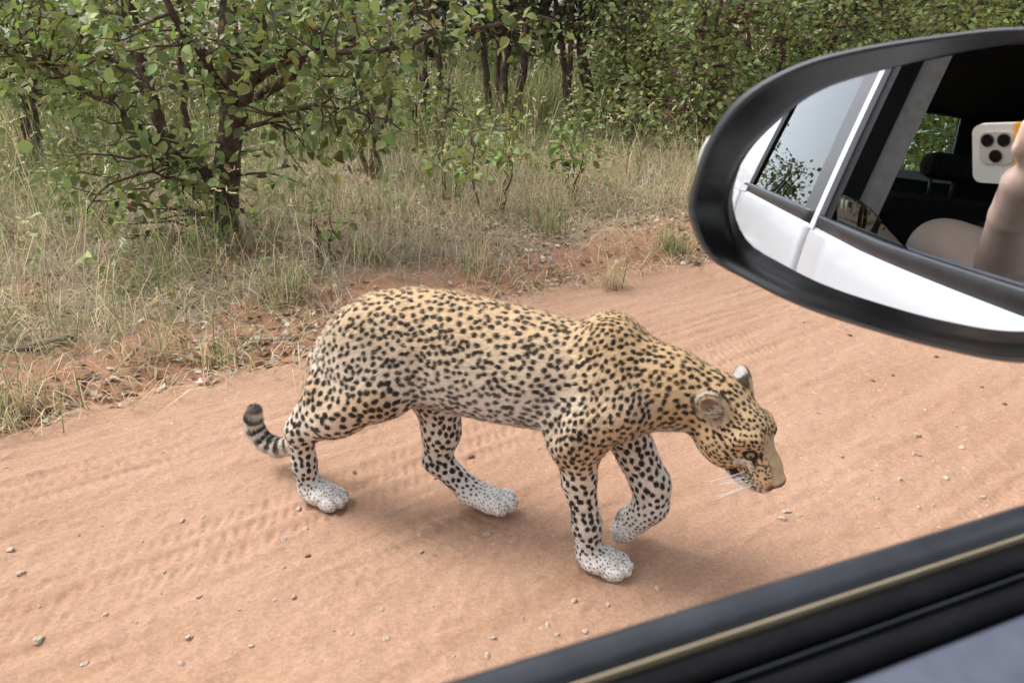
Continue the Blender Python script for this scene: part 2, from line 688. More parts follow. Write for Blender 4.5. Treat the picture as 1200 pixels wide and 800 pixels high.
# near hind leg, stretched back
ell((-0.600, -.076, .412), (.100, .050, .078), .05, (-.9, 0, -.6), 'haunch')
cone((-0.575, -.085, .388), .058, (-0.72, -.080, .298), .050, .045, (-.9, 0, -.5), 'thigh')
cone((-0.70, -.078, .312), .053, (-0.835, -.068, .222), .036, .04, None, 'thigh')
cone((-0.76, -.06, .36), .045, (-0.845, -.066, .235), .024, .05, None, 'thigh')
cone((-0.842, -.067, .222), .034, (-0.846, -.065, .12), .0295, .02, None, 'leg')
cone((-0.846, -.065, .12), .0295, (-0.838, -.065, .045), .032, .02, None, 'leg')
ell((-0.800, -.065, .031), (.060, .043, .033), .02, (1, 0, -.3), 'paw')
for dv, du in ((-.029, -.768), (-.010, -.755), (.010, -.755), (.029, -.768)):
    ell((du + .004, -.065 + dv * 1.08, .020), (.030, .0135, .021), .0025, (1, 0, -.3), 'paw')
# far hind leg stepping under the belly
ell((-0.52, .070, .37), (.085, .045, .10), .05, (-.2, 0, -1), 'haunch')
cone((-0.49, .065, .33), .066, (-0.484, .058, .225), .046, .04, None, 'leg')
cone((-0.484, .058, .225), .046, (-0.498, .056, .138), .037, .03, None, 'leg')
cone((-0.500, .056, .135), .035, (-0.40, .056, .055), .032, .02, None, 'leg')
cone((-0.40, .056, .055), .033, (-0.335, .056, .042), .036, .02, None, 'paw', 1.2)
for dv, du in ((-.029, -.312), (-.010, -.298), (.010, -.298), (.029, -.312)):
    ell((du + .003, .056 + dv * 1.08, .044), (.029, .0135, .024), .0025, (1, 0, .2), 'paw')
# tail: hangs behind the haunch, curls up at the tip
TAIL = A([(-.765, .0, .468), (-.812, .010, .40), (-.850, .02, .32), (-.882, .03, .235), (-.910, .035, .155), (-.955, .035, .098),
          (-1.01, .035, .078), (-1.055, .035, .086), (-1.082, .035, .115), (-1.090, .035, .150), (-1.080, .035, .183)])
for i in range(len(TAIL) - 1):
    cone(TAIL[i], .0285 - .0007 * i, TAIL[i + 1], .0285 - .0007 * (i + 1), .02, None, 'tail')
# neck
cone((0.01, -.005, .512), .090, (0.115, -.015, .492), .076, .05, (-1, 0, -.3), 'neck')
cone((0.115, -.015, .492), .076, HEAD_C + HEAD_R @ A([-.072, 0, -.004]), .072, .05, (-.8, 0, -.5), 'neck')
# head
HB = HEAD_R @ A([-1, 0, 0.0])
LATH = HEAD_R[:, 1]


def ear_frame(s):
    zc_ = unit(A([-.80, s * .46, .38]))
    xc_ = A([.30, s * .74, .26])
    xc_ = unit(xc_ - (xc_ @ zc_) * zc_)
    return np.stack([xc_, np.cross(zc_, xc_), zc_], 1)


def hell(c, r, k, reg, flow=HB, rot=np.eye(3), sub=False):
    ell(hp(*c), A(r) * HS, k, flow, reg, HEAD_R @ rot, sub)


def hcone(a, ra, b, rb, k, reg, sv=1.0):
    cone(hp(*a), ra * HS, hp(*b), rb * HS, k, HB, reg, sv, LATH)


hell((-.025, 0, .008), (.088, .066, .062), .03, 'head')
hcone((.030, 0, .018), .046, (.098, 0, -.004), .0285, .03, 'head', 1.1)
hell((.108, 0, -.018), (.041, .038, .036), .02, 'muzzle')
for s in (-1, 1):
    hell((.112, s * .021, -.027), (.034, .022, .025), .012, 'muzzle')
    hell((.010, s * .046, -.022), (.055, .030, .044), .03, 'head')
    hcone((.052, s * .030, .045), .014, (.030, s * .052, .034), .016, .015, 'head')      # brow
hell((.142, 0, -.006), (.013, .019, .0135), .008, 'nose')
hcone((-.005, 0, -.042), .044, (.085, 0, -.064), .026, .025, 'jaw')
hcone((.085, 0, -.063), .024, (.116, 0, -.062), .019, .01, 'jaw')
EYE = [(.066, s * .0405, .020) for s in (-1, 1)]
for s in (-1, 1):
    ex, ey, ez = EYE[0 if s < 0 else 1]
    hell((ex + .006, ey + s * .008, ez + .001), (.0145, .012, .0078), .005, 'eye', sub=True,
         rot=rotm('Z', s * R(40)) @ rotm('Y', R(18)))
    # ears: cupped, turned outwards and back
    er = ear_frame(s)
    hell((-.050, s * .060, .048), (.0165, .0285, .040), .016, 'ear', rot=er)
    off = er @ A([.0150, 0, .002])
    hell((-.050 + off[0], s * .060 + off[1], .048 + off[2]), (.0175, .0225, .033), .004, 'earin', rot=er, sub=True)


def sdf(p, prims=None):
    D = np.full(len(p), 0.2)
    for q in (PR if prims is None else prims):
        lo, hi = q.bounds()
        m = np.all((p > lo - .06) & (p < hi + .06), axis=1)
        if not m.any():
            continue
        d = q.dist(p[m])
        k = q.k
        D0 = D[m]
        if getattr(q, 'sub', False):
            h = np.clip(0.5 - 0.5 * (D0 + d) / k, 0, 1)
            D[m] = D0 * (1 - h) - d * h + k * h * (1 - h)
        else:
            h = np.clip(0.5 + 0.5 * (D0 - d) / k, 0, 1)
            D[m] = D0 * (1 - h) + d * h - k * h * (1 - h)
    return D


def surface(fn, lo, hi, h):
    """naive surface nets over blocks of a grid"""
    n = np.ceil((A(hi) - A(lo)) / h).astype(int) + 1
    xs = [lo[i] + h * np.arange(n[i]) for i in range(3)]
    coarse = 6
    Fv = np.full(n, 0.2, np.float32)
    # coarse pass to skip empty space
    cx = [x[::coarse] for x in xs]
    g = np.stack(np.meshgrid(*cx, indexing='ij'), -1)
    d = fn(g.reshape(-1, 3)).reshape(g.shape[:3])
    near = np.abs(d) < h * coarse * 1.9
    ii = np.argwhere(near)
    o = np.stack(np.meshgrid(*[np.arange(-coarse // 2, coarse - coarse // 2)] * 3, indexing='ij'), -1).reshape(-1, 3)
    cells = (ii[:, None] * coarse + o[None]).reshape(-1, 3)
    ok = np.all((cells >= 0) & (cells < n), 1)
    cells = cells[ok]
    sgn = np.repeat(np.repeat(np.repeat(d, coarse, 0), coarse, 1), coarse, 2)
    sgn = np.roll(sgn, (-(coarse // 2),) * 3, (0, 1, 2))
    Fv[:] = np.where(sgn[:n[0], :n[1], :n[2]] < 0, -0.2, 0.2)
    P = np.stack([xs[i][cells[:, i]] for i in range(3)], 1)
    out = np.empty(len(P), np.float32)
    for a in range(0, len(P), 400000):
        out[a:a + 400000] = fn(P[a:a + 400000])
    Fv[cells[:, 0], cells[:, 1], cells[:, 2]] = out
    ins = Fv < 0
    c = [ins[i:n[0] - 1 + i, j:n[1] - 1 + j, k:n[2] - 1 + k] for i in (0, 1) for j in (0, 1) for k in (0, 1)]
    cnt = sum(x.astype(np.int8) for x in c)
    act = np.argwhere((cnt > 0) & (cnt < 8))
    idm = np.full(n - 1, -1, np.int64)
    idm[act[:, 0], act[:, 1], act[:, 2]] = np.arange(len(act))
    cor = [(i, j, k) for i in (0, 1) for j in (0, 1) for k in (0, 1)]
    val = [Fv[act[:, 0] + i, act[:, 1] + j, act[:, 2] + k] for i, j, k in cor]
    S = np.zeros((len(act), 3))
    N = np.zeros(len(act))
    for a in range(8):
        for b in range(a + 1, 8):
            if sum(abs(cor[a][q] - cor[b][q]) for q in range(3)) != 1:
                continue
            m = (val[a] < 0) != (val[b] < 0)
            t = np.where(m, val[a] / np.where(m, val[a] - val[b], 1), 0)
            S += np.where(m[:, None], A(cor[a]) + t[:, None] * (A(cor[b]) - A(cor[a])), 0)
            N += m
    V = A(lo) + h * (act + S / N[:, None])
    Q = []
    for ax in range(3):
        b, cc = [(1, 2), (2, 0), (0, 1)][ax]
        sl0 = [slice(None)] * 3
        sl1 = [slice(None)] * 3
        sl0[ax] = slice(0, n[ax] - 1)
        sl1[ax] = slice(1, n[ax])
        x0, x1 = ins[tuple(sl0)], ins[tuple(sl1)]
        for flip in (0, 1):
            e = np.argwhere((x0 & ~x1) if not flip else (~x0 & x1))
            e = e[(e[:, b] > 0) & (e[:, cc] > 0)]
            e = e[(e[:, b] < n[b] - 1) & (e[:, cc] < n[cc] - 1)]
            eb, ec = np.zeros(3, int), np.zeros(3, int)
            eb[b], ec[cc] = 1, 1
            q = [e - eb - ec, e - ec, e, e - eb]
            q = np.stack([idm[x[:, 0], x[:, 1], x[:, 2]] for x in q], 1)
            Q.append(q[:, ::-1] if flip else q)
    Q = np.vstack(Q)
    Q = Q[(Q >= 0).all(1)]
    surface.idm = idm
    return V, Q


GRID_LO, GRID_H = A([-1.14, -0.20, -0.012]), .0035
LV, LQ = surface(sdf, tuple(GRID_LO), (0.50, 0.18, 0.70), GRID_H)
LIDM = surface.idm


def tri_normals(V, Q):
    n = np.cross(V[Q[:, 2]] - V[Q[:, 0]], V[Q[:, 3]] - V[Q[:, 1]])
    N = np.zeros_like(V)
    for i in range(4):
        np.add.at(N, Q[:, i], n)
    return unit(N)


LN = tri_normals(LV, LQ)
if (LN * (LV - A([-.3, 0, .45])))[:, 1].mean() < 0:
    LQ = LQ[:, ::-1]
    LN = -LN

# region weights and fur direction from the nearest limbs
REG = ['body', 'shoulder', 'leg', 'paw', 'pad', 'haunch', 'thigh', 'tail', 'neck', 'head', 'muzzle', 'nose', 'jaw', 'eye', 'ear', 'earin']
W = {r: np.zeros(len(LV)) for r in REG}
FL = np.zeros_like(LV)
for q in PR:
    lo, hi = q.bounds()
    m = np.all((LV > lo - .05) & (LV < hi + .05), axis=1)
    if not m.any():
        continue
    w_ = np.exp(-np.maximum(np.abs(q.dist(LV[m])) if getattr(q, 'sub', False) else q.dist(LV[m]), 0) / (.004 if q.reg in ('earin', 'eye', 'nose', 'pad') else .011))
    if q.reg == 'eye':
        w_ *= 0
    W[q.reg][m] += w_
    FL[m] += w_[:, None] * q.flow
tot = sum(W.values()) + 1e-9
for r in REG:
    W[r] = W[r] / tot
FL = unit(FL - (FL * LN).sum(1, keepdims=True) * LN + 1e-6)
HL = (LV - HEAD_C) @ HEAD_R / HS                                   # every vertex in head coordinates
X, Y, Z = LV.T
hx, hy, hz = HL.T
headw = sstep(.15, .45, W['head'] + W['muzzle'] + W['jaw'] + W['nose'] + W['ear'] + W['earin'])
facew = headw * sstep(-.03, .01, hx)

# spot size wanted at each place
size = (.0092 * W['body'] + .0078 * W['shoulder'] + .0100 * W['leg'] + .0044 * W['paw'] + .004 * W['pad'] + .0096 * W['haunch'] + .0122 * W['thigh']
        + .015 * W['tail'] + .0084 * W['neck'] + .0080 * (W['head'] + W['jaw']) + .0046 * (W['muzzle'] + W['nose']) + .005 * (W['ear'] + W['earin'] + W['eye']))
size = size * (1 - .30 * facew)
legw = W['leg'] + W['paw']
size = size * (1 + .18 * sstep(.47, .40, Z) * W['body'])
low = sstep(.14, .04, Z) * legw
size = size * (1 - .35 * low)
roset = np.clip(W['body'] + .8 * W['haunch'] - W['thigh'] - W['shoulder'], 0, 1) * sstep(.42, .47, Z)

order = rng.permutation(len(LV))[:60000]
cell = 0.02
grid = {}
spots = []
for i in order:
    if W['nose'][i] > .2 or W['pad'][i] > .4 or W['earin'][i] > .3 or W['ear'][i] > .5 or W['tail'][i] > .5:
        continue
    sz = size[i]
    ros = roset[i] > .55 and rng.random() < .22
    gap = .0262 * rng.uniform(.9, 1.1) if ros else sz * (1.62 + .8 * W['paw'][i])
    p = LV[i]
    key = tuple((p // cell).astype(int))
    rr = int(math.ceil((gap + .03) / cell))
    bad = False
    for dx in range(-rr, rr + 1):
        for dy in range(-rr, rr + 1):
            for dz in range(-rr, rr + 1):
                for (qx, qy, qz, qg) in grid.get((key[0] + dx, key[1] + dy, key[2] + dz), ()):
                    if (p[0] - qx) ** 2 + (p[1] - qy) ** 2 + (p[2] - qz) ** 2 < (0.5 * (gap + qg)) ** 2:
                        bad = True
                        break
                if bad:
                    break
            if bad:
                break
        if bad:
            break
    if bad:
        continue
    grid.setdefault(key, []).append((p[0], p[1], p[2], gap))
    spots.append((i, ros))

kd = kdtree.KDTree(len(LV))
for i, p in enumerate(LV):
    kd.insert(p, i)
kd.balance()
dark = np.zeros(len(LV))
gold = np.zeros(len(LV))
edge = fbm(LV * 160, 3, 2) - .5
for i, ros in spots:
    p, nn, ff, sz = LV[i], LN[i], FL[i], (.0097 if ros else size[i])
    bb = np.cross(nn, ff)
    rad = sz * (2.2 if ros else 1.5)
    hit = kd.find_range(p, rad + .006)
    ids = A([h[1] for h in hit])
    q = LV[ids] - p
    a_, b_ = q @ ff, q @ bb
    ok = (LN[ids] @ nn) > .1
    if ros:
        nb = rng.integers(3, 6)
        ph = rng.random() * 6.28
        best = np.full(len(ids), 9.0)
        ring = sz * rng.uniform(.92, 1.08)
        for kk in range(nb):
            if rng.random() < .14:
                continue
            t_ = ph + kk * 2 * math.pi / nb + rng.normal(0, .18)
            ca, cb = ring * math.cos(t_) * 1.08, ring * math.sin(t_)
            tx, ty = -math.sin(t_), math.cos(t_)
            da, db = a_ - ca, b_ - cb
            along = da * tx + db * ty
            acr = da * ty - db * tx
            r1, r2 = sz * rng.uniform(.60, .86), sz * rng.uniform(.50, .68)
            best = np.minimum(best, np.sqrt((along / r1) ** 2 + (acr / r2) ** 2))
        gold[ids] = np.maximum(gold[ids], ok * sstep(1.05, .6, np.sqrt(a_ ** 2 + b_ ** 2) / (sz * 1.2)))
    else:
        el_ = rng.uniform(1.0, 1.65)
        an = rng.normal(0, .5)
        r1, r2 = sz * .80 * math.sqrt(el_) * rng.uniform(.8, 1.15), sz * .80 / math.sqrt(el_) * rng.uniform(.8, 1.15)
        ar, br = a_ * math.cos(an) + b_ * math.sin(an), -a_ * math.sin(an) + b_ * math.cos(an)
        best = np.sqrt((ar / r1) ** 2 + (br / r2) ** 2)
    v = sstep(1.12, .86, best + edge[ids] * .36) * ok
    dark[ids] = np.maximum(dark[ids], v)
# rings on the last stretch of the tail
tl = np.concatenate([[0], np.cumsum(np.linalg.norm(np.diff(TAIL, axis=0), axis=1))])
tm = W['tail'] > .5
seg = np.zeros(len(LV))
bestd = np.full(len(LV), 9.)
for i in range(len(TAIL) - 1):
    ba = TAIL[i + 1] - TAIL[i]
    t_ = np.clip((LV - TAIL[i]) @ ba / (ba @ ba), 0, 1)
    dd = np.linalg.norm(LV - TAIL[i] - t_[:, None] * ba, axis=1)
    seg = np.where(dd < bestd, tl[i] + t_ * (tl[i + 1] - tl[i]), seg)
    bestd = np.minimum(bestd, dd)
band = np.abs(((seg + .008 * edge * 2) / .036) % 1 - .5) * 2
underside = sstep(.25, -.55, LN[:, 2]) * sstep(.25, .4, seg)
upper_tail = noise(LV * A([70, 70, 70]), 11)
dark = np.where(tm, np.where(seg > .30, np.maximum(sstep(.42, .60, band) * (1 - .8 * underside), sstep(tl[-1] - .03, tl[-1] - .012, seg) * sstep(-.2, .3, LN[:, 2]) * .85), sstep(.50, .60, upper_tail)), dark)

# coat colours
TANC = A([.62, .445, .265])
GOLD = A([.57, .375, .185])
CREAM = A([.74, .655, .54])
WHITE = A([.76, .73, .69])
BLACK = A([.010, .008, .0075])
belly = sstep(.52, .37, Z + .02 * (fbm(LV * 14, 5) - .5)) * np.clip(W['body'] + W['haunch'] * .4, 0, 1)
pale = np.clip(belly + sstep(.40, .26, Z) * (W['leg'] + W['thigh'] * .75 + W['haunch'] * .5) + W['paw'] + .0, 0, 1)
cc = TANC[None] * np.ones((len(LV), 1))
goldw = np.clip(sstep(-.16, .02, X) * (W['shoulder'] + W['neck'] + W['body']) * .8 + headw * .35, 0, 1)
cc = cc * (1 - .7 * goldw[:, None]) + GOLD * (.7 * goldw[:, None])
cc = cc * (1 - .45 * (gold * roset)[:, None]) + A([.40, .22, .09]) * (.45 * (gold * roset)[:, None])
flank = sstep(.64, .46, Z) * np.clip(W['body'] + W['haunch'] + .6 * W['shoulder'], 0, 1) * .75
cc = cc * (1 - flank[:, None]) + CREAM * flank[:, None]
cc = cc * (1 - pale[:, None]) + (CREAM * .45 + WHITE * .65) * pale[:, None]
whit = np.clip(sstep(.9, .2, LN[:, 2] + .9) * belly + sstep(.22, .10, Z) * (W['leg'] + W['paw']) + W['paw'] * .6 + tm * (.15 + .6 * underside + .35 * sstep(.2, .4, seg)), 0, 1)
far_in = sstep(0, .05, Y) * legw                                   # far legs: pale inner sides face us
whit = np.clip(whit + .7 * far_in, 0, 1)
cc = cc * (1 - whit[:, None]) + WHITE * whit[:, None]
throat = headw * sstep(-.035, -.06, hz) + W['neck'] * sstep(-.3, -.8, LN[:, 2])
throat = np.clip(throat, 0, 1)
cc = cc * (1 - throat[:, None]) + WHITE * throat[:, None]
# face: plain bridge, pale patches under the eyes, dark lines
bridge = headw * sstep(.050, .080, hx) * sstep(.026, .012, np.abs(hy)) * sstep(-.016, -.002, hz)
dark = dark * (1 - bridge) * (1 - .85 * headw * sstep(.125, .135, hx))
bvar = (.80 + .40 * noise(LV * 210, 81))[:, None]
cc = cc * (1 - .7 * bridge[:, None]) + A([.46, .33, .205]) * bvar * (.7 * bridge[:, None])
muz = headw * sstep(.075, .095, hx) * sstep(-.010, -.022, hz)
cc = cc * (1 - .55 * muz[:, None]) + CREAM * (.55 * muz[:, None])
for s in (-1, 1):
    ex, ey, ez = EYE[0 if s < 0 else 1]
    dE = np.sqrt(((hx - ex) / 1.25) ** 2 + (hy - ey) ** 2 + ((hz - ez) / .85) ** 2)
    side = (hy * s > 0)
    under = headw * side * sstep(.016, .006, np.sqrt(((hx - ex - .004) / 1.8) ** 2 + ((hz - ez + .022)) ** 2))
    cc = cc * (1 - .7 * under[:, None]) + WHITE * (.7 * under[:, None])
    ringd = headw * side * sstep(.0180, .0145, dE)
    # tear line from the inner corner towards the nose, and one from the outer corner back
    def stroke(a, b, w0):
        a, b = A(a), A(b)
        P_ = np.stack([hx, np.abs(hy), hz], 1)
        t_ = np.clip((P_ - a) @ (b - a) / ((b - a) @ (b - a)), 0, 1)
        return headw * side * sstep(w0 * 1.3, w0 * .7, np.linalg.norm(P_ - a - t_[:, None] * (b - a), axis=1))
    tear = stroke((.078, .036, .014), (.094, .030, -.004), .0048)
    brow = stroke((.076, .030, .036), (.083, .027, .024), .0038)
    back = stroke((.050, .050, .022), (.034, .056, .018), .0040)
    dark = np.maximum.reduce([dark * (1 - under * .6), ringd, tear, brow, back])
    for row, zz in enumerate((-.016, -.023, -.030)):                 # whisker rows
        for xk in np.arange(.088, .132, .0105):
            rowd = headw * side * sstep(.0046, .0028, np.sqrt((hx - xk - .003 * row) ** 2 + (hz - zz + (xk - .09) * .08) ** 2))
            dark = np.maximum(dark, rowd * .85)
mouth = headw * sstep(.0062, .0035, np.abs(hz + .048 + .10 * (hx - .10) ** 1 * 0 - .02 * np.maximum(.09 - hx, 0))) * sstep(.040, .050, hx)
lips = headw * sstep(.0150, .010, np.sqrt((hz + .0520) ** 2 + ((hx - .066) / 2.0) ** 2))
dark = np.maximum.reduce([dark, mouth, lips])
chin = headw * sstep(.080, .095, hx) * sstep(-.053, -.058, hz)
cc = cc * (1 - chin[:, None]) + WHITE * chin[:, None]
dark = dark * (1 - chin)
# nose leather
nfwd = LN @ HEAD_R[:, 0]
nosew = headw * sstep(.132, .138, hx) * sstep(-.026, -.018, hz) * sstep(.45, .75, nfwd)
cc = cc * (1 - nosew[:, None]) + A([.14, .078, .064]) * nosew[:, None]
nost = headw * sstep(.0052, .003, np.sqrt((hx - .148) ** 2 * .5 + (np.abs(hy) - .011) ** 2 + (hz + .010) ** 2))
dark = np.maximum(dark * (1 - nosew), nost)
# ears: black back with a white patch, pale inside
inner = np.clip(W['earin'] * 2.2, 0, 1)
lining = sstep(.45, .62, noise(LV * 120, 77))[:, None]
cc = cc * (1 - inner[:, None]) + (A([.62, .50, .37]) * (1 - lining) + A([.47, .35, .25]) * lining) * inner[:, None]
dark = np.where(inner > .3, dark * .2, dark)
Ear_l = []
for s in (-1, 1):
    er = ear_frame(s)
    L_ = (HL - A([-.050, s * .060, .048])) @ er
    m = (hy * s > 0) & (W['ear'] > .25)
    rho = np.sqrt((L_[:, 1] / .024) ** 2 + (L_[:, 2] / .035) ** 2)
    deep = sstep(.95, .30, rho) * inner * m
    cc = cc * (1 - .6 * deep[:, None]) + A([.40, .30, .22]) * (.6 * deep[:, None])
    backf = sstep(.002, -.003, L_[:, 0]) * m * (inner < .5)
    patch = sstep(.019, .014, np.sqrt(((L_[:, 1] + s * .002) / 1.4) ** 2 + (L_[:, 2] - .025) ** 2))
    rimd = m * sstep(.80, .97, rho) * sstep(.004, .014, L_[:, 2]) * (L_[:, 0] < .006)
    dark = np.maximum(dark, .8 * rimd)
    dark = np.where(backf > .4, (1 - patch) * backf * sstep(-.022, -.010, L_[:, 2]) * .95, dark)
    cc = np.where((backf * patch * sstep(.0, -.006, L_[:, 0]))[:, None] > .4, WHITE * .60, cc)
# pads under the lifted paw
padw = np.clip(W['pad'] * 1.8, 0, 1)
cc = cc * (1 - padw[:, None]) + A([.10, .075, .065]) * padw[:, None]
grime = fbm(LV * 9, 21) * .18 + .91
cc = cc * grime[:, None]
dust = sstep(.03, .0, Z)[:, None] * .5
cc = cc * (1 - dust) + A([.45, .30, .20]) * dust
dk = np.clip(dark, 0, 1)[:, None] * .97
soft = np.where(W['body'] * belly > .3, .93, 1.0)[:, None]
coat = cc * (1 - dk * soft) + BLACK * dk * soft

leopard = empty('leopard', LEO_O, (0, 0, LEO_R))
tag(leopard, 'spotted leopard walking across the red dirt road with its head lowered', 'leopard')
m_coat = colmat('leopard_coat', .75, .15, 0, .0)
m_fur = colmat('leopard_fur', .65, .18, 0, .0)
body = link('body', mesh_np('leopard_body', LV, LQ, True, coat), m_coat, leopard)

# fur: short tapered hairs, each the colour of the skin it grows from
NH = 250000
quad_c = LV[LQ].mean(1)
qa = np.linalg.norm(np.cross(LV[LQ[:, 2]] - LV[LQ[:, 0]], LV[LQ[:, 3]] - LV[LQ[:, 1]]), axis=1)
qh = headw[LQ].mean(1)
pw = qa * (1 + 1.2 * qh)
fi = rng.choice(len(LQ), NH, p=pw / pw.sum())
uu, vv = rng.random((2, NH, 1))
c4 = LQ[fi]


def bil(Aq):
    Aq = Aq if Aq.ndim == 2 else Aq[:, None]
    return (Aq[c4[:, 0]] * (1 - uu) + Aq[c4[:, 1]] * uu) * (1 - vv) + (Aq[c4[:, 3]] * (1 - uu) + Aq[c4[:, 2]] * uu) * vv


root, hn, hf = bil(LV), unit(bil(LN)), unit(bil(FL) + rng.normal(0, .22, (NH, 3)))
hlen = .8 * (.014 * W['body'] + .012 * W['shoulder'] + .008 * W['leg'] + .0034 * W['paw'] + .002 * W['pad'] + .013 * W['haunch'] + .011 * W['thigh'] + .014 * W['tail']
        + .012 * W['neck'] + .006 * W['head'] + .0032 * W['muzzle'] + .0004 * W['nose'] + .006 * W['jaw'] + .009 * W['ear'] + .024 * W['earin'])
hlen = hlen * (1 - .15 * belly) * (1 - .45 * sstep(.03, .10, hx) * headw) * (1 - nosew * .95)
for s in (-1, 1):
    ex, ey, ez = EYE[0 if s < 0 else 1]
    hlen = hlen * sstep(.014, .026, np.sqrt((hx - ex) ** 2 + (hy - ey) ** 2 + (hz - ez) ** 2))
hl = bil(hlen) * rng.uniform(.65, 1.25, (NH, 1))
guard = rng.random((NH, 1)) < .10
hl = np.where(guard, hl * 1.5, hl)
lift = .20 + .12 * rng.random((NH, 1)) + .08 * bil(belly) + .18 * guard
d1 = unit(hf + hn * (lift + .25))
d2 = unit(hf + hn * (lift * .2) + A([0, 0, -.10]))
sd = unit(np.cross(hn, hf))
wd = (.00042 + .0002 * rng.random((NH, 1))) * (1 - .35 * bil(headw))
mid = root + d1 * hl * .5
tip = mid + d2 * hl * .5
root = root - hn * .001
HVt = np.stack([root - sd * wd, root + sd * wd, mid + sd * wd * .8, mid - sd * wd * .8, tip], 1).reshape(-1, 3)
b0 = np.arange(NH)[:, None] * 5
HQ = b0 + A([[3, 2, 1, 0]])
HT = b0 + A([[4, 2, 3]])
# the coat's pattern shows where each hair ends up
def coat_at(P_):
    ids = np.full(len(P_), -1)
    for k in (0, -1, 1, -2, -3, 2):
        c_ = np.floor((P_ + hn * GRID_H * .6 * k - GRID_LO) / GRID_H).astype(int)
        c_ = np.clip(c_, 0, A(LIDM.shape) - 1)
        got = LIDM[c_[:, 0], c_[:, 1], c_[:, 2]]
        ids = np.where(ids < 0, got, ids)
    return coat[np.where(ids < 0, c4[:, 0], ids)]


cm, ct = coat_at(root + (mid - root) * .7), coat_at(tip * .75 + mid * .25)
clump = noise(np.stack([(root * hf).sum(1) * 40, (root * np.cross(hn, hf)).sum(1) * 260, root[:, 2] * 60], 1), 83)[:, None]
shade = rng.uniform(.82, 1.12, (NH, 1)) * (.80 + .38 * clump)
hcol = np.clip(np.stack([cm, cm, cm * .5 + ct * .5, cm * .5 + ct * .5, ct], 1) * shade[:, None], 0, 1).reshape(-1, 3)
fme = mesh_np('leopard_fur', HVt, [HQ, HT], True, hcol)
nrm = np.repeat(unit(hn + .35 * hf + rng.normal(0, .26, (NH, 3))), 5, 0).astype(np.float32)
fme.normals_split_custom_set_from_vertices(nrm)
fur = link('fur', fme, m_fur, leopard)
tag(fur, kind='stuff')

# eyes
m_eye = principled('leopard_eye', (.3, .3, .1), .18, 0, .35, 0.0)
t = NT(m_eye)
tc = t.add('ShaderNodeTexCoord')
sep = t.add('ShaderNodeSeparateXYZ')
t.link(tc.outputs['Object'], sep.inputs[0])
cmb = t.add('ShaderNodeCombineXYZ')
t.link(sep.outputs['Y'], cmb.inputs['X'])
t.link(sep.outputs['Z'], cmb.inputs['Y'])
ln = t.add('ShaderNodeVectorMath')
ln.operation = 'LENGTH'
t.link(cmb.outputs[0], ln.inputs[0])
mr = t.add('ShaderNodeMapRange')
mr.inputs['From Max'].default_value = .0122
t.link(ln.outputs['Value'], mr.inputs['Value'])
cr = t.add('ShaderNodeValToRGB')
cr.color_ramp.interpolation = 'EASE'
for p_, c_ in ((0, (.008, .007, .006)), (.26, (.01, .009, .007)), (.34, (.26, .235, .12)), (.62, (.22, .19, .085)), (.74, (.10, .08, .035)), (.80, (.012, .01, .01))):
    e_ = cr.color_ramp.elements.new(p_)
    e_.color = (*c_, 1)
cr.color_ramp.elements[0].color = (.008, .007, .006, 1)
cr.color_ramp.elements[-1].color = (.012, .01, .01, 1)
t.link(mr.outputs['Result'], cr.inputs['Fac'])
t.link(cr.outputs['Color'], t.n['Principled BSDF'].inputs['Base Color'])
th_, ph_ = np.meshgrid(np.linspace(0, math.pi, 17), np.linspace(0, 2 * math.pi, 24, endpoint=False), indexing='ij')
er_ = .0118 * HS
EV = np.stack([np.cos(th_), np.sin(th_) * np.cos(ph_), np.sin(th_) * np.sin(ph_)], -1).reshape(-1, 3) * er_
i_, j_ = np.meshgrid(np.arange(16), np.arange(24), indexing='ij')
EQ = np.stack([i_ * 24 + j_, (i_ + 1) * 24 + j_, (i_ + 1) * 24 + (j_ + 1) % 24, i_ * 24 + (j_ + 1) % 24], -1).reshape(-1, 4)
eye_me = mesh_np('eye', EV, EQ, True)
for s in (-1, 1):
    o = link('eye', eye_me, m_eye, leopard)
    o.location = hp(*(A(EYE[0 if s < 0 else 1]) + A([-.0035, -s * .0035, 0])))
    d = unit(HEAD_R @ unit(A([.62, s * .74, .12])))
    upv = HEAD_R[:, 2]
    yv = unit(np.cross(upv, d))
    o.rotation_euler = Matrix(np.stack([d, yv, np.cross(d, yv)], 1).tolist()).to_euler()
# long pale hair inside the ears
m_eh = principled('ear_hair', (.78, .70, .58), .6, 0, .2)
for s in (-1, 1):
    er = ear_frame(s)
    mb = MB()
    for k in range(70):
        y_, z_ = rng.uniform(-.020, .020), rng.uniform(-.030, -.002)
        a = A([-.050, s * .060, .048]) + er @ A([.001 + rng.uniform(0, .004), y_, z_])
        dd = er @ unit(A([.45, -y_ * 18 + rng.normal(0, .25), 1.0]))
        L_ = rng.uniform(.014, .030)
        mb.tube([hp(*(a + dd * L_ * q_ + er @ A([.006, 0, 0]) * q_ * q_)) for q_ in (0, .5, 1)], [.0011, .0008, .0003], 3)
    tag(mb.build('ear_hair', m_eh, leopard), kind='stuff')
# whiskers
m_wh = principled('whisker_white', (.8, .78, .74), .5)
for s in (-1, 1):
    for row in range(3):
        for xk in (.086, .094, .102, .110, .118):
            a = A([xk, s * (.036 - .06 * max(0, xk - .105)), -.018 - .008 * row])
            L_ = rng.uniform(.045, .085)
            dd = unit(A([-.25 + rng.normal(0, .2), s * .8, -.55 - .15 * row + rng.normal(0, .15)]))
            pts = [a + dd * L_ * k_ + A([-.012, 0, -.010]) * k_ * k_ for k_ in np.linspace(0, 1, 6)]
            MB().tube([hp(*p_) for p_ in pts], np.linspace(.0008, .0003, 6), 4).build('whisker', m_wh, leopard)

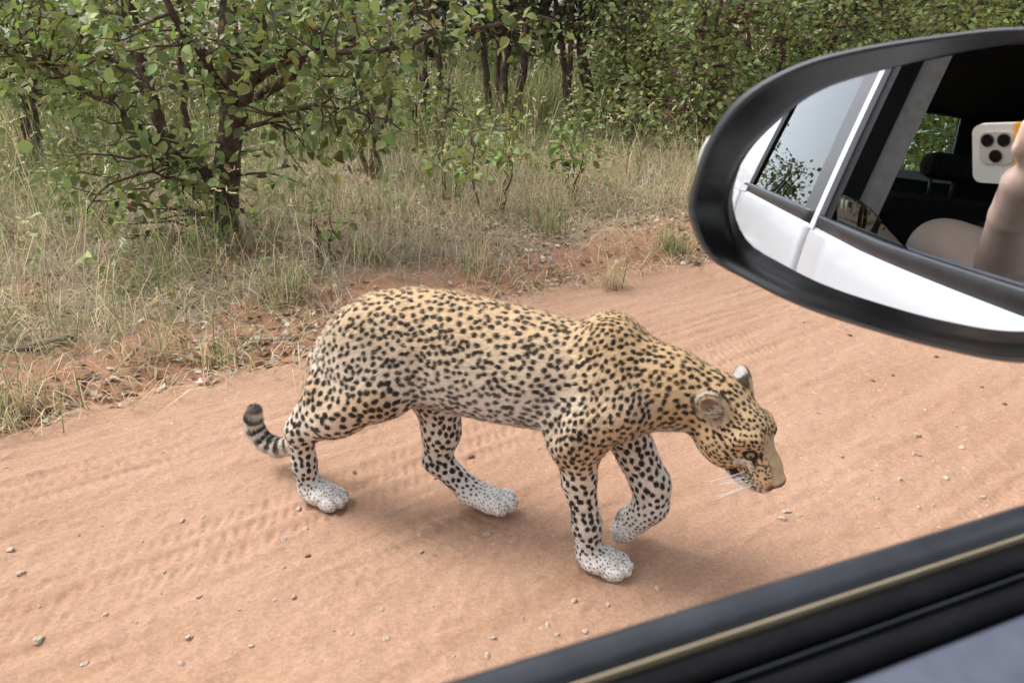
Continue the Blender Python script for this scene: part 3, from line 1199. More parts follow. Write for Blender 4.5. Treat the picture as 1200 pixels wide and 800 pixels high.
# ------------------------------------------------------------------ trees, shrubs, grass, litter, stones
m_bark = noisy('bark', (.060, .042, .034), (.135, .095, .072), 18, .95, .9, 55, .1)
m_bark_red = noisy('bark_red', (.075, .042, .034), (.16, .095, .075), 20, .9, .7, 60, .1)
m_leaf = colmat('leaf', .48, .35, .28)
m_grass = colmat('grass_blade', .7, .2, .25)
m_dry = colmat('dry_litter', .85, .1)

# outline of a leaf: along, across, height (folded along the rib, drooping tip); a fine and a coarse cut
LEAVES = {1: (A([0, .5, 1.0, .10, .36, .64, .86, .10, .36, .64, .86]), A([0, 0, 0, -.20, -.38, -.33, -.15, .20, .38, .33, .15]),
              A([0, -.02, -.16, .05, .11, .07, -.04, .05, .11, .07, -.04]),
              A([[0, 1, 4, 3], [1, 2, 6, 5], [0, 7, 8, 1], [1, 9, 10, 2]]), A([[1, 5, 4], [1, 8, 9]])),
          0: (A([0, .5, 1.0, .24, .62, .24, .62]), A([0, 0, 0, -.38, -.36, .38, .36]), A([0, -.02, -.16, .10, .05, .10, .05]),
              A([[0, 1, 4, 3], [0, 5, 6, 1]]), A([[1, 2, 4], [1, 6, 2]]))}


def leaf_batch(P, D, N, L, asp, fine=0):
    LY, LX, LZ, LQ_, LT = LEAVES[fine]
    D = unit(D)
    S = unit(np.cross(D, N))
    N = np.cross(S, D)
    n = len(P)
    L = L[:, None, None]
    bend = rng.uniform(.3, 1.8, (n, 1)) * LZ + rng.normal(0, .12, (n, 1)) * LX
    V = P[:, None] + L * (LY[None, :, None] * D[:, None] + (asp[:, None] * LX)[..., None] * S[:, None] + bend[..., None] * N[:, None])
    k = len(LY)
    b = np.arange(n)[:, None, None] * k
    return V.reshape(-1, 3), (b + LQ_).reshape(-1, 4), (b + LT).reshape(-1, 3)


def leaf_cols(n, base, var=.25, yellow=.0, dry=0.0):
    c = A(base)[None] * (1 + rng.normal(0, var, (n, 1)))
    c = c * (1 + rng.normal(0, .08, (n, 3)))
    y = rng.random(n) < yellow
    c[y] = A([.30, .24, .05]) * rng.uniform(.6, 1.2, (y.sum(), 1))
    d = rng.random(n) < dry
    c[d] = A([.16, .085, .045]) * rng.uniform(.6, 1.3, (d.sum(), 1))
    return np.clip(c, .008, .8)


def wob(a, b, n, amp):
    a, b = A(a, float), A(b, float)
    k = np.linspace(0, 1, n)[:, None]
    p = a + (b - a) * k
    w = rng.normal(0, amp, (n, 3)).cumsum(0)
    w = w - w[-1] * k
    w[0] = 0
    return p + w


leaf_protos = {}


def leaf_proto(kind, col):
    key = (kind, tuple(np.round(col, 2)))
    if key not in leaf_protos:
        V, Q, T = leaf_batch(A([[0, 0, 0.]]), A([[0, 1., 0]]), A([[0, 0, 1.]]), A([1.0]), A([kind]), 1)
        me = mesh_np('leaf', V, [Q, T], True, np.repeat(A(col)[None], 11, 0))
        me.materials.append(m_leaf)
        leaf_protos[key] = me
    return leaf_protos[key]


def woody(name, label, cat, base, limbs, clusters, nleaf, llen, lcol, asp=.95, spread=.16, bark=None, group=None, single=0, var=.32,
          yellow=.015, dry=.02, twig_r=.006, crown_name='crown', up=.75, fine=0):
    """a tree or shrub: trunk mesh with limbs and twigs, crown of separate leaves"""
    root = empty(name, base)
    tag(root, label, cat, group)
    o3 = A(base, float)
    mb = MB()
    sk = []
    for pts, r0, r1 in limbs:
        pts = np.asarray(pts, float) - o3
        n = max(6, int(len(pts) * 3))
        k = np.linspace(0, len(pts) - 1, n)
        p = np.stack([np.interp(k, np.arange(len(pts)), pts[:, i]) for i in range(3)], 1)
        p[1:-1] = (p[:-2] + p[1:-1] * 2 + p[2:]) / 4
        p[1:] += rng.normal(0, .010, (n - 1, 3))
        rr = np.linspace(r0, r1, n) * rng.uniform(.9, 1.1, n)
        if r0 > .05:
            rr[0] *= 1.35
        mb.tube(p, rr, 9 if r0 > .03 else 6)
        sk.append(np.hstack([p, rr[:, None]]))
    sk = np.vstack(sk)
    P, D = [], []
    clusters = np.asarray(clusters, float) - o3
    for c in clusters:
        d = np.linalg.norm(sk[:, :3] - c, axis=1) + np.maximum(0, sk[:, 2] - c[2]) * .8
        j = int(np.argmin(d))
        a = sk[j, :3]
        L = np.linalg.norm(c - a)
        n = 5
        p = wob(a, c, n, .02 + .015 * L)
        mb.tube(p, np.linspace(min(sk[j, 3] * .7, twig_r * (1 + L)), .0018, n), 4)
        m = nleaf
        kk = 1 - np.abs(rng.normal(0, min(.3, spread * 1.3 / max(L, .12)), m))
        kk = np.clip(kk, .1, 1)
        q = np.stack([np.interp(kk, np.linspace(0, 1, n), p[:, i]) for i in range(3)], 1)
        off = unit(rng.normal(0, 1, (m, 3)) * A([1, 1, .8])) * (spread * rng.random((m, 1)) ** .6)
        P.append(q + off)
        D.append(unit(off) * .8 + unit(c - a + 1e-6) * .5 + rng.normal(0, .3, (m, 3)) + A([0, 0, -.22]))
    P, D = np.vstack(P), unit(np.vstack(D))
    N = unit(rng.normal(0, .45, P.shape) + A([0, 0, up]) + A([0, -.25, 0]))
    L = llen * rng.uniform(.55, 1.25, len(P))
    aspv = asp * rng.uniform(.8, 1.15, len(P))
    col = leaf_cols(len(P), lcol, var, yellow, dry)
    tr = mb.build('trunk', bark or m_bark, root)
    crown_p = root
    pick = np.zeros(len(P), bool)
    if single:
        x, y, zz = project(P + o3)
        ok = (x > -10) & (x < 1210) & (y > -10) & (y < 700)
        order_ = np.argsort(np.where(ok, zz / L, 1e9))[:single]
        order_ = order_[ok[order_]]
        pick[order_] = True
    V, Q, T = leaf_batch(P[~pick], D[~pick], N[~pick], L[~pick], aspv[~pick], fine)
    cr = link(crown_name, mesh_np(crown_name, V, [Q, T], True, np.repeat(col[~pick], 11 if fine else 7, 0)), m_leaf, root)
    tag(cr, kind='stuff')
    pal = leaf_cols(9, lcol, var, 0, 0)
    pal[0] = (.26, .20, .05)
    pal[1] = (.115, .155, .05)
    for k, i in enumerate(np.flatnonzero(pick)):
        pi = rng.integers(1, 9) if rng.random() > .02 else 0
        o = link('leaf', leaf_proto((.8, .95, 1.1)[k % 3], pal[pi]), None, cr)
        d = D[i]
        s_ = unit(np.cross(d, N[i]))
        M = np.eye(4)
        M[:3, 0], M[:3, 1], M[:3, 2] = s_ * L[i], d * L[i], np.cross(s_, d) * L[i]
        M[:3, 3] = P[i]
        o.matrix_local = Matrix(M.tolist())
    return root


def blob(n, c, r, bias=0.0):
    """points through an ellipsoid, denser towards its surface"""
    d = unit(rng.normal(0, 1, (n, 3)))
    k = rng.random((n, 1)) ** (1 / (3 - bias))
    return A(c, float) + d * k * A(r, float)


def gz(x, y):
    return float(ground_at(A([[x, y, 0.]]))[0])


G1 = A([.195, .240, .080])     # grey-green, broad leaves
G2 = A([.172, .210, .070])
G3 = A([.210, .265, .078])

# -- the big multi-stemmed tree left of the leopard
tb = A([-1.70, 4.45, 0.0])
tb[2] = gz(*tb[:2]) - .05
Yt = 4.45
limbs = [
    ([tb, at(262, 235, Yt), at(268, 180, Yt), at(272, 120, Yt), at(268, 40, Yt + .1), at(262, -60, Yt + .2), at(270, -220, Yt + .3)], .080, .040),
    ([at(262, 230, Yt), at(228, 190, Yt - .05), at(196, 178, Yt - .1), at(184, 120, Yt - .1), at(160, 60, Yt), at(150, -60, Yt)], .042, .018),
    ([at(205, 182, Yt - .1), at(160, 150, Yt - .25), at(128, 125, Yt - .35), at(65, 84, Yt - .4), at(0, 50, Yt - .4)], .024, .008),
    ([at(190, 150, Yt - .1), at(165, 95, Yt + .2), at(148, 20, Yt + .3), at(120, -80, Yt + .3)], .030, .014),
    ([at(282, 150, Yt), at(292, 90, Yt - .1), at(310, 30, Yt - .15), at(318, -50, Yt - .1), at(330, -160, Yt)], .040, .018),
    ([at(300, 120, Yt + .1), at(345, 85, Yt + .2), at(365, 50, Yt + .25), at(388, 0, Yt + .3), at(410, -80, Yt + .3)], .034, .014),
    ([at(290, 100, Yt), at(350, 62, Yt - .3), at(420, 60, Yt - .4), at(480, 50, Yt - .4), at(590, 25, Yt - .3), at(650, 22, Yt - .3)], .020, .006),
    ([at(283, 150, Yt), at(340, 130, Yt - .3), at(400, 120, Yt - .4), at(470, 155, Yt - .5)], .014, .005),
    ([at(262, 110, Yt), at(235, 60, Yt - .3), at(200, 10, Yt - .5), at(170, -60, Yt - .6)], .030, .012),
    ([at(184, 120, Yt - .1), at(120, 60, Yt), at(60, 10, Yt + .1), at(10, -40, Yt + .1)], .022, .009),
    ([at(232, 195, Yt), at(215, 150, Yt + .2), at(212, 80, Yt + .3), at(210, -20, Yt + .4)], .030, .012),
    ([at(255, 215, Yt), at(200, 205, Yt - .3), at(140, 205, Yt - .5), at(105, 235, Yt - .6)], .012, .004),
    ([at(240, 200, Yt), at(170, 185, Yt - .3), at(95, 180, Yt - .5)], .012, .004),
]
cl = []
for (px, py, w, h, n, dy) in ((130, 20, 150, 50, 38, .6), (250, 10, 90, 50, 20, .5), (400, 40, 95, 50, 28, .5), (60, 75, 90, 40, 26, .6), (330, 90, 60, 45, 9, .45),
                              (225, 110, 55, 40, 6, .4), (245, 185, 55, 30, 9, .35), (170, 195, 75, 30, 15, .4), (100, 185, 40, 22, 9, .3), (118, 265, 28, 22, 5, .2),
                              (420, 110, 50, 35, 9, .4), (480, 60, 45, 35, 9, .3), (575, 22, 60, 18, 9, .25), (330, 165, 40, 25, 5, .3), (370, 215, 20, 12, 2, .2),
                              (140, 235, 35, 22, 6, .3), (30, 20, 70, 40, 22, .5), (200, 100, 70, 40, 8, .5), (280, 235, 30, 15, 3, .2), (215, 225, 40, 25, 8, .3), (110, 110, 60, 30, 10, .4), (345, 50, 60, 40, 9, .4),
                              (420, 150, 45, 25, 6, .3), (375, 165, 35, 25, 5, .3)):
    for k in range(n):
        cl.append(at(px + rng.uniform(-w, w), py + rng.uniform(-h, h), Yt - .15 + rng.uniform(-dy, dy * .7)))
top = blob(60, (-1.6, 4.5, 2.9), (1.7, 1.3, .9))
cl = np.vstack([A(cl), top])
woody('tree', 'broad leaved tree with several dark stems rising from the grass beside the road', 'tree', tb, limbs, cl, 12, .062, G1, .74, .17,
      single=300, yellow=.012, dry=.012, fine=1)


def shrub(label, px, Y, h, rx, ry, ncl, nleaf, llen, col, stems=4, low=.15, lean=0.0, name='shrub', cat='shrub', group='bushes behind the verge', z0=None, spread=.16,
          asp=.8, r0=.03, x=None, var=.28, bark=None, fine=0):
    X_ = at(px, 200, Y)[0] if x is None else x
    b = A([X_, Y, gz(X_, Y) - .04])
    lim = []
    for k in range(stems):
        a = rng.random() * 6.28
        t_ = b + A([math.cos(a) * rx * .55 + lean, math.sin(a) * ry * .5, h * rng.uniform(.75, 1.0)])
        lim.append((wob(b + A([math.cos(a), math.sin(a), 0]) * .05, t_, 6, .03 * h), r0 * rng.uniform(.7, 1.1), r0 * .25))
    c = blob(ncl, b + A([lean * .6, 0, h * (.5 + low * .5)]), (rx, ry, h * (.5 - low * .3)), .4)
    if low < .06:
        c = np.vstack([c, blob(int(ncl * .45), b + A([0, -.1, h * .20]), (rx * .95, ry * .9, h * .20), .4)])
    c = c[c[:, 2] > b[2] + h * low]
    return woody(name, label, cat, b, lim, c, nleaf, llen, col, asp, spread, bark or m_bark, group, var=var, fine=fine)


# -- shrubs close behind the grass
shrub('pale green shrub standing behind the left stems of the dark stemmed tree', 40, 6.6, 2.3, 1.0, .7, 85, 14, .065, G3, 4, .12)
shrub('leafy shrub filling the gap right of the dark stemmed tree', 440, 6.3, 1.9, .62, .6, 75, 14, .062, G1, 4, .18)
shrub('low bush with yellowish leaves under the overhanging branch', 500, 7.6, .8, .5, .5, 30, 13, .06, G2, 4, .15)
shrub('tall olive shrub far behind the stems of the dark stemmed tree', 130, 8.4, 2.4, 1.2, .7, 95, 15, .075, G2, 4, .05)
shrub('rounded shrub in the grass far behind the trunk of the dark stemmed tree', 275, 9.0, 2.4, 1.1, .7, 90, 15, .075, G1, 4, .05)
R_LAB = ['slender grey green shrub left of the reddish stem', 'dense shrub around the upright reddish stem', 'bushy shrub right of the reddish stem', 'olive shrub with a leaning dark stem above the car mirror',
         'bright green shrub above the rounded top of the mirror', 'dense green shrub at the far end of the thicket']
for k, (px, Y, h, rx, lab, colr, st_) in enumerate(((735, 8.4, 2.3, .8, R_LAB[0], G2, 4), (815, 7.4, 2.3, .8, R_LAB[1], G2, 3), (905, 7.9, 2.4, .9, R_LAB[2], G1, 4),
                                                    (985, 8.2, 2.6, 1.0, R_LAB[3], G2, 4), (1075, 8.6, 2.7, 1.1, R_LAB[4], G3, 4), (1180, 9.0, 2.8, 1.2, R_LAB[5], G3, 4))):
    shrub(lab, px, Y, h, rx, .8, 150, 15, .060, colr, st_, .03, group='thicket of bushes along the verge', r0=.035, bark=m_bark_red if k in (1, 2) else None)
for k, (px, Y) in enumerate(((775, 10.6), (880, 10.4), (1010, 11.0), (1150, 11.5))):
    shrub('shrub of the dim second row behind the thicket', px, Y, 3.0, 1.4, 1.0, 120, 16, .085, G2, 4, .02, group='second row behind the thicket', r0=.04, spread=.22)
# -- added bushes behind the gap, leaves coloured near black to stand for canopy shade
for lab, x_, Y_, h_ in (('added shade coloured bush deep in the gap under the overhanging branch', -.95, 9.0, 3.1), ('added shade coloured bush in the middle of the gap behind the saplings', -.05, 9.3, 3.2), ('added shade coloured bush at the thicket side of the gap', .85, 9.2, 3.0)):
    shrub(lab, 0, Y_, h_, .85, .8, 130, 17, .08, A([.028, .034, .017]), 4, .32, group=None, x=x_, r0=.05, spread=.22, name='shade_coloured_bush', cat='bush')
# -- saplings in the grass
for lab, px, Y, h, rx, n_, col_ in (('slim leafy sapling growing between the tree and the thicket', 575, 5.0, .80, .30, 20, G3), ('bright green sapling beside the slim one above bare soil', 668, 5.3, .62, .24, 13, A([.13, .19, .045])),
                                    ('small green seedling in the grass right of the trunk', 372, 3.9, .34, .12, 4, G1), ('short leafy sapling at the foot of the thicket', 735, 6.3, .8, .35, 18, G2),
                                    ('thin sapling in the grass behind the leopard\'s back', 520, 5.4, .55, .25, 9, G3)):
    shrub(lab, px, Y, h, rx, rx, n_, 8, .062, col_, 3, .30, name='sapling', cat='sapling', group=None, spread=.09, r0=.008, fine=1)
# -- taller trees behind, closing the view
far = [(-9.5, 13), (-6.2, 11.5), (-3.6, 12.5), (-1.8, 15), (.6, 14.2), (2.6, 15.5), (4.6, 13.2), (7.2, 14), (9.8, 13.2), (12.5, 14.5), (-12, 16), (15.5, 16), (-.5, 20), (4, 20.5), (-5, 19), (9, 20)]
for k, (x, y) in enumerate(far):
    h = rng.uniform(4.2, 5.6)
    b = A([x, y, gz(x, y) - .05])
    lim = [(wob(b, b + A([rng.normal(0, .3), rng.normal(0, .3), h * .9]), 7, .05), .11, .03)]
    for q in range(4):
        a = rng.random() * 6.28
        z_ = h * rng.uniform(.25, .5)
        lim.append((wob(b + A([0, 0, z_]), b + A([math.cos(a) * 1.3, math.sin(a) * 1.1, z_ + h * .35]), 5, .05), .05, .015))
    c = np.vstack([blob(60, b + A([0, 0, h * .62]), (1.9, 1.6, h * .40)), blob(60, b + A([0, 0, .9]), (1.8, 1.2, 1.0))])
    c = c[c[:, 2] > b[2] + .1]
    woody('tree', 'tree of the dim wood closing the view behind the thicket', 'tree', b, lim, c, 17, .15, G2 * .9, .9, .34, group='trees of the wood behind', up=.6)
# -- bushes on the other side of the road, behind the car
for k in range(12):
    s_ = -9 + k * 1.6
    b = st(A(s_), A(-4.6 - 1.2 * (k % 2)))
    shrub('bush on the verge at the other side of the car', 0, float(b[1]), 2.9, 1.5, 1.3, 55, 14, .13, G3 * 1.1, 4, .08, group='bushes on the near verge behind the car', x=float(b[0]), r0=.04, spread=.28)


# -- the verges further up the road
for k, (s_, t_, h_) in enumerate(((9.5, 5.2, 2.6), (11.5, 4.6, 2.8), (13.5, 5.4, 3.0), (15.5, 4.6, 2.6), (18, 5.2, 3.2), (21, 4.6, 3.0), (25, 5.0, 3.4), (30, 4.8, 3.4), (10, -4.8, 2.6), (13, -5.2, 3.0), (16.5, -4.6, 2.8), (21, -5.0, 3.2), (27, -4.8, 3.2))):
    b = st(A(s_), A(t_))
    shrub('bush lining the verge further up the road', 0, float(b[1]), h_, 1.3, 1.2, 60, 13, .13, (G2, G3, G1)[k % 3], 4, .05, group='bushes lining the road ahead', x=float(b[0]), r0=.04, spread=.26)
# -- tall trees over there, seen through the rear window
for k, (s_, t_) in enumerate(((-16, -4.2), (-17.5, -6.2), (-20, -5.0), (-22, -8), (-14, -8.5))):
    b = st(A(s_), A(t_))
    b[2] = gz(b[0], b[1]) - .05
    lim = [(wob(b, b + A([0, 0, 5.5]), 7, .06), .14, .04)]
    c = blob(110, b + A([0, 0, 3.9]), (2.2, 2.2, 3.2))
    woody('tree', 'tall tree beyond the other side of the car, seen through its rear window', 'tree', b, lim, c, 16, .20, G3, .9, .45, group='tall trees behind the car')
# -- trees of the same verge further back along the road
for k, (s_, t_, h_) in enumerate(((-7.0, 5.4, 3.6), (-9.5, 4.6, 3.2), (-12.5, 5.6, 4.2), (-16, 5.0, 3.8))):
    b = st(A(s_), A(t_))
    shrub('tree of the verge back along the road, reflected in the rear window', 0, float(b[1]), h_, 1.5, 1.3, 70, 14, .12, G2, 4, .10, group='verge trees back along the road', x=float(b[0]), r0=.05, spread=.28, name='roadside_tree', cat='tree')


# -- grass
def blades(P, H, Wd, lean, col, seed_head=0.0, flat=False):
    n = len(P)
    a = rng.random(n) * 6.28
    d = np.stack([np.cos(a), np.sin(a), np.zeros(n)], 1)
    s_ = np.stack([-np.sin(a), np.cos(a), np.zeros(n)], 1)
    s_ = unit(s_ + .5 * rng.normal(0, 1, (n, 3)) * A([1, 1, 0]))
    lean = lean[:, None]
    H = H[:, None]
    Wd = Wd[:, None]
    up_ = A([0, 0, 1.0])
    p0 = P
    p1 = P + up_ * H * .42 * (1 - .3 * lean) + d * H * lean * .18
    p2 = P + up_ * H * .78 * (1 - .4 * lean) + d * H * lean * .48
    p3 = P + up_ * H * (1 - .62 * lean) + d * H * lean * .95
    V = np.stack([p0 - s_ * Wd, p0 + s_ * Wd, p1 - s_ * Wd * .85, p1 + s_ * Wd * .85, p2 - s_ * Wd * .6, p2 + s_ * Wd * .6, p3], 1).reshape(-1, 3)
    b = np.arange(n)[:, None, None] * 7
    Q = (b + A([[0, 1, 3, 2], [2, 3, 5, 4]])).reshape(-1, 4)
    T = (b + A([[4, 5, 6]])).reshape(-1, 3)
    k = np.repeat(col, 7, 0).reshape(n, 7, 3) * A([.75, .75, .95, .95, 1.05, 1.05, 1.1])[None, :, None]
    return V, Q, T, np.clip(k.reshape(-1, 3), 0, .9)


STRAW = A([.55, .455, .28])
PALE = A([.66, .575, .39])
GREEN = A([.215, .255, .10])


def grass_cols(n, g):
    k = rng.random(n)[:, None]
    c = np.where(k < g[:, None], GREEN, np.where(rng.random((n, 1)) < .3, PALE, STRAW))
    return np.clip(c * rng.uniform(.65, 1.2, (n, 1)) * (1 + rng.normal(0, .06, (n, 3))), .01, .9)


def verge_points(n, t0, t1, pw=1.0):
    out = []
    while sum(map(len, out)) < n:
        m = n * 3
        t = t0 + (t1 - t0) * rng.random(m) ** pw
        s_ = rng.uniform(-9, 16, m)
        P = st(s_, t)
        ok = (np.abs(P[:, 0]) < .72 * P[:, 1] + .9) & (P[:, 1] > .8)
        out.append(P[ok])
    P = np.vstack(out)[:n]
    P[:, 2] = ground_at(P)
    return P


def bare(P):
    """1 where soil stays bare: the scrape right of the saplings and a strip along the road"""
    a = sstep(1.25, .7, np.sqrt(((P[:, 0] - .75) / 1.05) ** 2 + ((P[:, 1] - 4.35) / .62) ** 2))
    t = P @ NR - edge_t(P @ DR)
    b = sstep(1.05, .30, t) * .95
    c = sstep(1.2, .8, np.sqrt(((P[:, 0] + 1.1) / 1.3) ** 2 + ((P[:, 1] - 3.45) / .50) ** 2)) * .62
    return np.clip(np.maximum.reduce([a, b, c]), 0, 1)


def field(name, n, t0, t1, h0, h1, w0, gr, pw, keep, lean0=.25, bar=.97):
    P = verge_points(n, t0, t1, pw)
    cl_ = fbm(P * A([2.6, 2.6, 0]), 51)
    P = P[(rng.random(len(P)) < sstep(.5 - keep, .62, cl_)) & (rng.random(len(P)) > bare(P) * bar)]
    g = np.clip(gr + .28 * sstep(4.2, 6.0, P @ NR) + 1.2 * (fbm(P * A([.9, .9, 0]) + 7, 52) - .5), 0, .95)
    H = rng.uniform(h0, h1, len(P)) * (.6 + .8 * fbm(P * A([1.4, 1.4, 0]), 53))
    V, Q, T, C_ = blades(P, H, w0 * rng.uniform(.6, 1.4, len(P)), np.clip(rng.gamma(2, .16, len(P)) + lean0 - .1, .05, 1.3), grass_cols(len(P), g))
    o = link(name, mesh_np(name, V, [Q, T], True, C_), m_grass)
    return o


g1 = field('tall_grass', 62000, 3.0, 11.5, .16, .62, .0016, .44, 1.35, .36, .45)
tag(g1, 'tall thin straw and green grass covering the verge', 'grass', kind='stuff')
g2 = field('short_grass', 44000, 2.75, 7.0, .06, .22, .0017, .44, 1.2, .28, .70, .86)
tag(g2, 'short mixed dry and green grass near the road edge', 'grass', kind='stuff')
g3 = field('far_grass', 22000, 7.0, 15, .4, .95, .0040, .45, 1.2, .4)
tag(g3, 'pale tall grass under the far trees', 'grass', kind='stuff')
# matted old straw under the standing grass
P = verge_points(60000, 2.95, 9.0, 1.25)
P = P[rng.random(len(P)) > bare(P) * .80]
P = P[rng.random(len(P)) < .35 + .65 * sstep(.38, .6, fbm(P * A([1.9, 1.9, 0]) + 2, 54))]
H = rng.uniform(.06, .26, len(P))
V, Q, T, C_ = blades(P + A([0, 0, .004]), H, rng.uniform(.0011, .0022, len(P)), rng.uniform(.9, 1.5, len(P)), grass_cols(len(P), np.full(len(P), .22)) * A([.92, .93, .98]))
V[:, 2] = np.maximum(V[:, 2], ground_at(V) + .003)
o = link('matted_straw', mesh_np('matted_straw', V, [Q, T], True, C_), m_grass)
tag(o, 'matted old straw lying under the standing grass', 'straw', kind='stuff')
# leafy weeds through the grass
P = verge_points(2600, 4.0, 10.5, 1.2)
P = P[(rng.random(len(P)) > bare(P)) & (fbm(P * A([.8, .8, 0]) + 11, 55) > .46)]
H = rng.uniform(.12, .60, len(P))
st_k = rng.normal(0, .12, (len(P), 2))
mb = MB()
for k in range(9):
    f = (k + 1) / 9
    p_ = P + np.stack([st_k[:, 0] * f, st_k[:, 1] * f, H * f], 1)
    a = rng.random(len(P)) * 6.28
    d_ = np.stack([np.cos(a), np.sin(a), rng.normal(.15, .3, len(P))], 1)
    V, Q, T = leaf_batch(p_, d_, unit(rng.normal(0, .4, P.shape) + A([0, -.2, 1])), rng.uniform(.025, .062, len(P)), rng.uniform(.5, .85, len(P)))
    mb.put(V, Q, T, np.repeat(leaf_cols(len(P), G3, .3, .03, .04), 7, 0))
o = mb.build('undergrowth', m_leaf)
tag(o, 'low leafy weeds growing through the verge grass', 'weeds', kind='stuff')
# seeding stalks standing above the rest
P = verge_points(620, 3.1, 8.5, 1.2)
P = P[rng.random(len(P)) > bare(P) * .9]
H = rng.uniform(.45, .95, len(P))
V, Q, T, C_ = blades(P, H, np.full(len(P), .0018), rng.uniform(.1, .6, len(P)), PALE * rng.uniform(.8, 1.15, (len(P), 1)))
mb = MB().put(V, Q, T, C_)
tips = V.reshape(-1, 7, 3)[:, 6]
low_ = V.reshape(-1, 7, 3)[:, 4:6].mean(1)
for k in range(5):
    f = k / 5
    base_ = tips * (1 - f * .5) + low_ * f * .5
    dv = unit(tips - low_ + rng.normal(0, .12, tips.shape))
    Vx, Qx, Tx = leaf_batch(base_, dv, rng.normal(0, 1, tips.shape), np.full(len(tips), .028), np.full(len(tips), .35))
    mb.put(Vx, Qx, Tx, np.repeat(PALE[None] * 1.05, len(Vx), 0))
o = mb.build('seed_stalks', m_grass)
tag(o, 'pale seeding grass stalks standing above the verge grass', 'grass', kind='stuff')

# lying straw along the road edge
P = verge_points(11000, 2.62, 4.4, 1.2)
tt = P @ NR - edge_t(P @ DR)
P = P[(tt > -.02 - .12 * rng.random(len(P))) & (fbm(P * A([2.2, 2.2, 0]), 61) > .44)]
V, Q, T, C_ = blades(P + A([0, 0, .006]), rng.uniform(.05, .19, len(P)), rng.uniform(.0012, .0026, len(P)), np.full(len(P), 1.45), grass_cols(len(P), np.full(len(P), .10)))
V[:, 2] = np.maximum(V[:, 2], ground_at(V) + .003)
o = link('straw_litter', mesh_np('straw_litter', V, [Q, T], True, C_), m_grass)
tag(o, 'broken dry straw lying along the edge of the road', 'straw', kind='stuff')

# fallen leaves and scraps
P = verge_points(30000, 2.62, 6.5, 1.5)
tt = P @ NR - edge_t(P @ DR)
P = P[(tt > .02) & (rng.random(len(P)) < sstep(.36, .60, fbm(P * A([1.7, 1.7, 0]) + 3, 62)) + .10)]
n = len(P)
pal = A([[.50, .45, .40], [.40, .34, .28], [.22, .14, .095], [.30, .15, .085], [.36, .24, .145], [.19, .13, .10]])
a = rng.random(n) * 6.28
V, Q, T = leaf_batch(P + A([0, 0, .010]), np.stack([np.cos(a), np.sin(a), rng.normal(0, .25, n)], 1), unit(rng.normal(0, .5, (n, 3)) + A([0, 0, 1])),
                     rng.uniform(.016, .046, n), rng.uniform(.4, .95, n))
V[:, 2] = np.maximum(V[:, 2], ground_at(V) + .002)
o = link('leaf_litter', mesh_np('leaf_litter', V, [Q, T], True, np.repeat(np.clip(pal[rng.integers(0, 6, n)] * rng.uniform(.6, 1.25, (n, 1)), 0, .8), 7, 0)), m_dry)
tag(o, 'grey and brown fallen leaves strewn over the verge', 'leaf litter', kind='stuff')


# -- tufts that stand by themselves
def tuft(px, py, n, h, green, label, spread=.05, w=.0022, lean=.5, name='grass_tuft'):
    c = at_z(px, py)
    c[2] = gz(c[0], c[1])
    P_ = c + rng.normal(0, spread, (n, 3)) * A([1, 1, 0])
    P_[:, 2] = ground_at(P_) - .004
    V, Q, T, C2 = blades(P_ - c, rng.uniform(.4, 1.1, n) * h, w * rng.uniform(.6, 1.4, n), np.clip(rng.normal(lean, .35, n), .05, 1.35), grass_cols(n, np.full(n, green)))
    o = link(name, mesh_np(name, V, [Q, T], True, C2), m_grass)
    o.location = c
    return tag(o, label, 'grass')


tuft(14, 488, 230, .20, .22, 'straw coloured grass tuft at the road edge, standing alone beside the branch', .075)
tuft(188, 425, 60, .24, .25, 'small dry tuft with a tall stalk at the road edge', .045)
tuft(262, 425, 80, .17, .45, 'greenish tuft amid fallen straw behind the leopard\'s tail', .06)
tuft(175, 345, 140, .38, .75, 'green upright tuft in front of the big tree', .09)
tuft(340, 362, 90, .30, .55, 'green tuft beside the leopard\'s rump', .07)
tuft(718, 338, 70, .22, .02, 'bleached straw tuft on bare soil behind the leopard\'s shoulders', .03, .0024, .55)
tuft(790, 300, 110, .20, .85, 'fresh green tuft near the tip of the mirror', .045)
tuft(645, 285, 120, .30, .75, 'light green tuft at the foot of the saplings', .06)
tuft(430, 318, 120, .26, .35, 'mixed tuft directly behind the leopard\'s hips', .07)
tuft(560, 325, 100, .22, .30, 'loose dry tuft behind the middle of the leopard\'s back', .07)


# -- sticks
def stick(pts, r0, r1, label, name='fallen_branch'):
    pts = A(pts)
    pts[:, 2] += ground_at(pts) + r0 * .8
    c = pts[0].copy()
    p = np.vstack([wob(pts[i], pts[i + 1], 4, .004)[:-1] for i in range(len(pts) - 1)] + [pts[-1:]])
    o = MB().tube(p - c, np.linspace(r0, r1, len(p)), 8).build(name, m_twig)
    o.location = c
    return tag(o, label, 'branch')


m_twig = noisy('dead_wood', (.20, .155, .12), (.34, .28, .23), 25, .95, .6, 70, .1)
stick([at_z(-30, 418), at_z(30, 416), at_z(70, 410), at_z(90, 402)], .016, .010, 'thick grey fallen branch at the left road edge')
stick([at_z(640, 254), at_z(690, 246), at_z(725, 242)], .010, .005, 'slender pale stick lying in front of the thicket')
stick([at_z(622, 286), at_z(650, 289), at_z(668, 287)], .010, .006, 'short dark stick on bare soil behind the leopard\'s back')
stick([at_z(150, 430), at_z(185, 395), at_z(240, 352), at_z(285, 312)], .0035, .002, 'long thin straw coloured stem leaning over the litter')
stick([at_z(285, 410), at_z(320, 402), at_z(348, 398)], .008, .004, 'thin brown twig behind the leopard\'s tail')

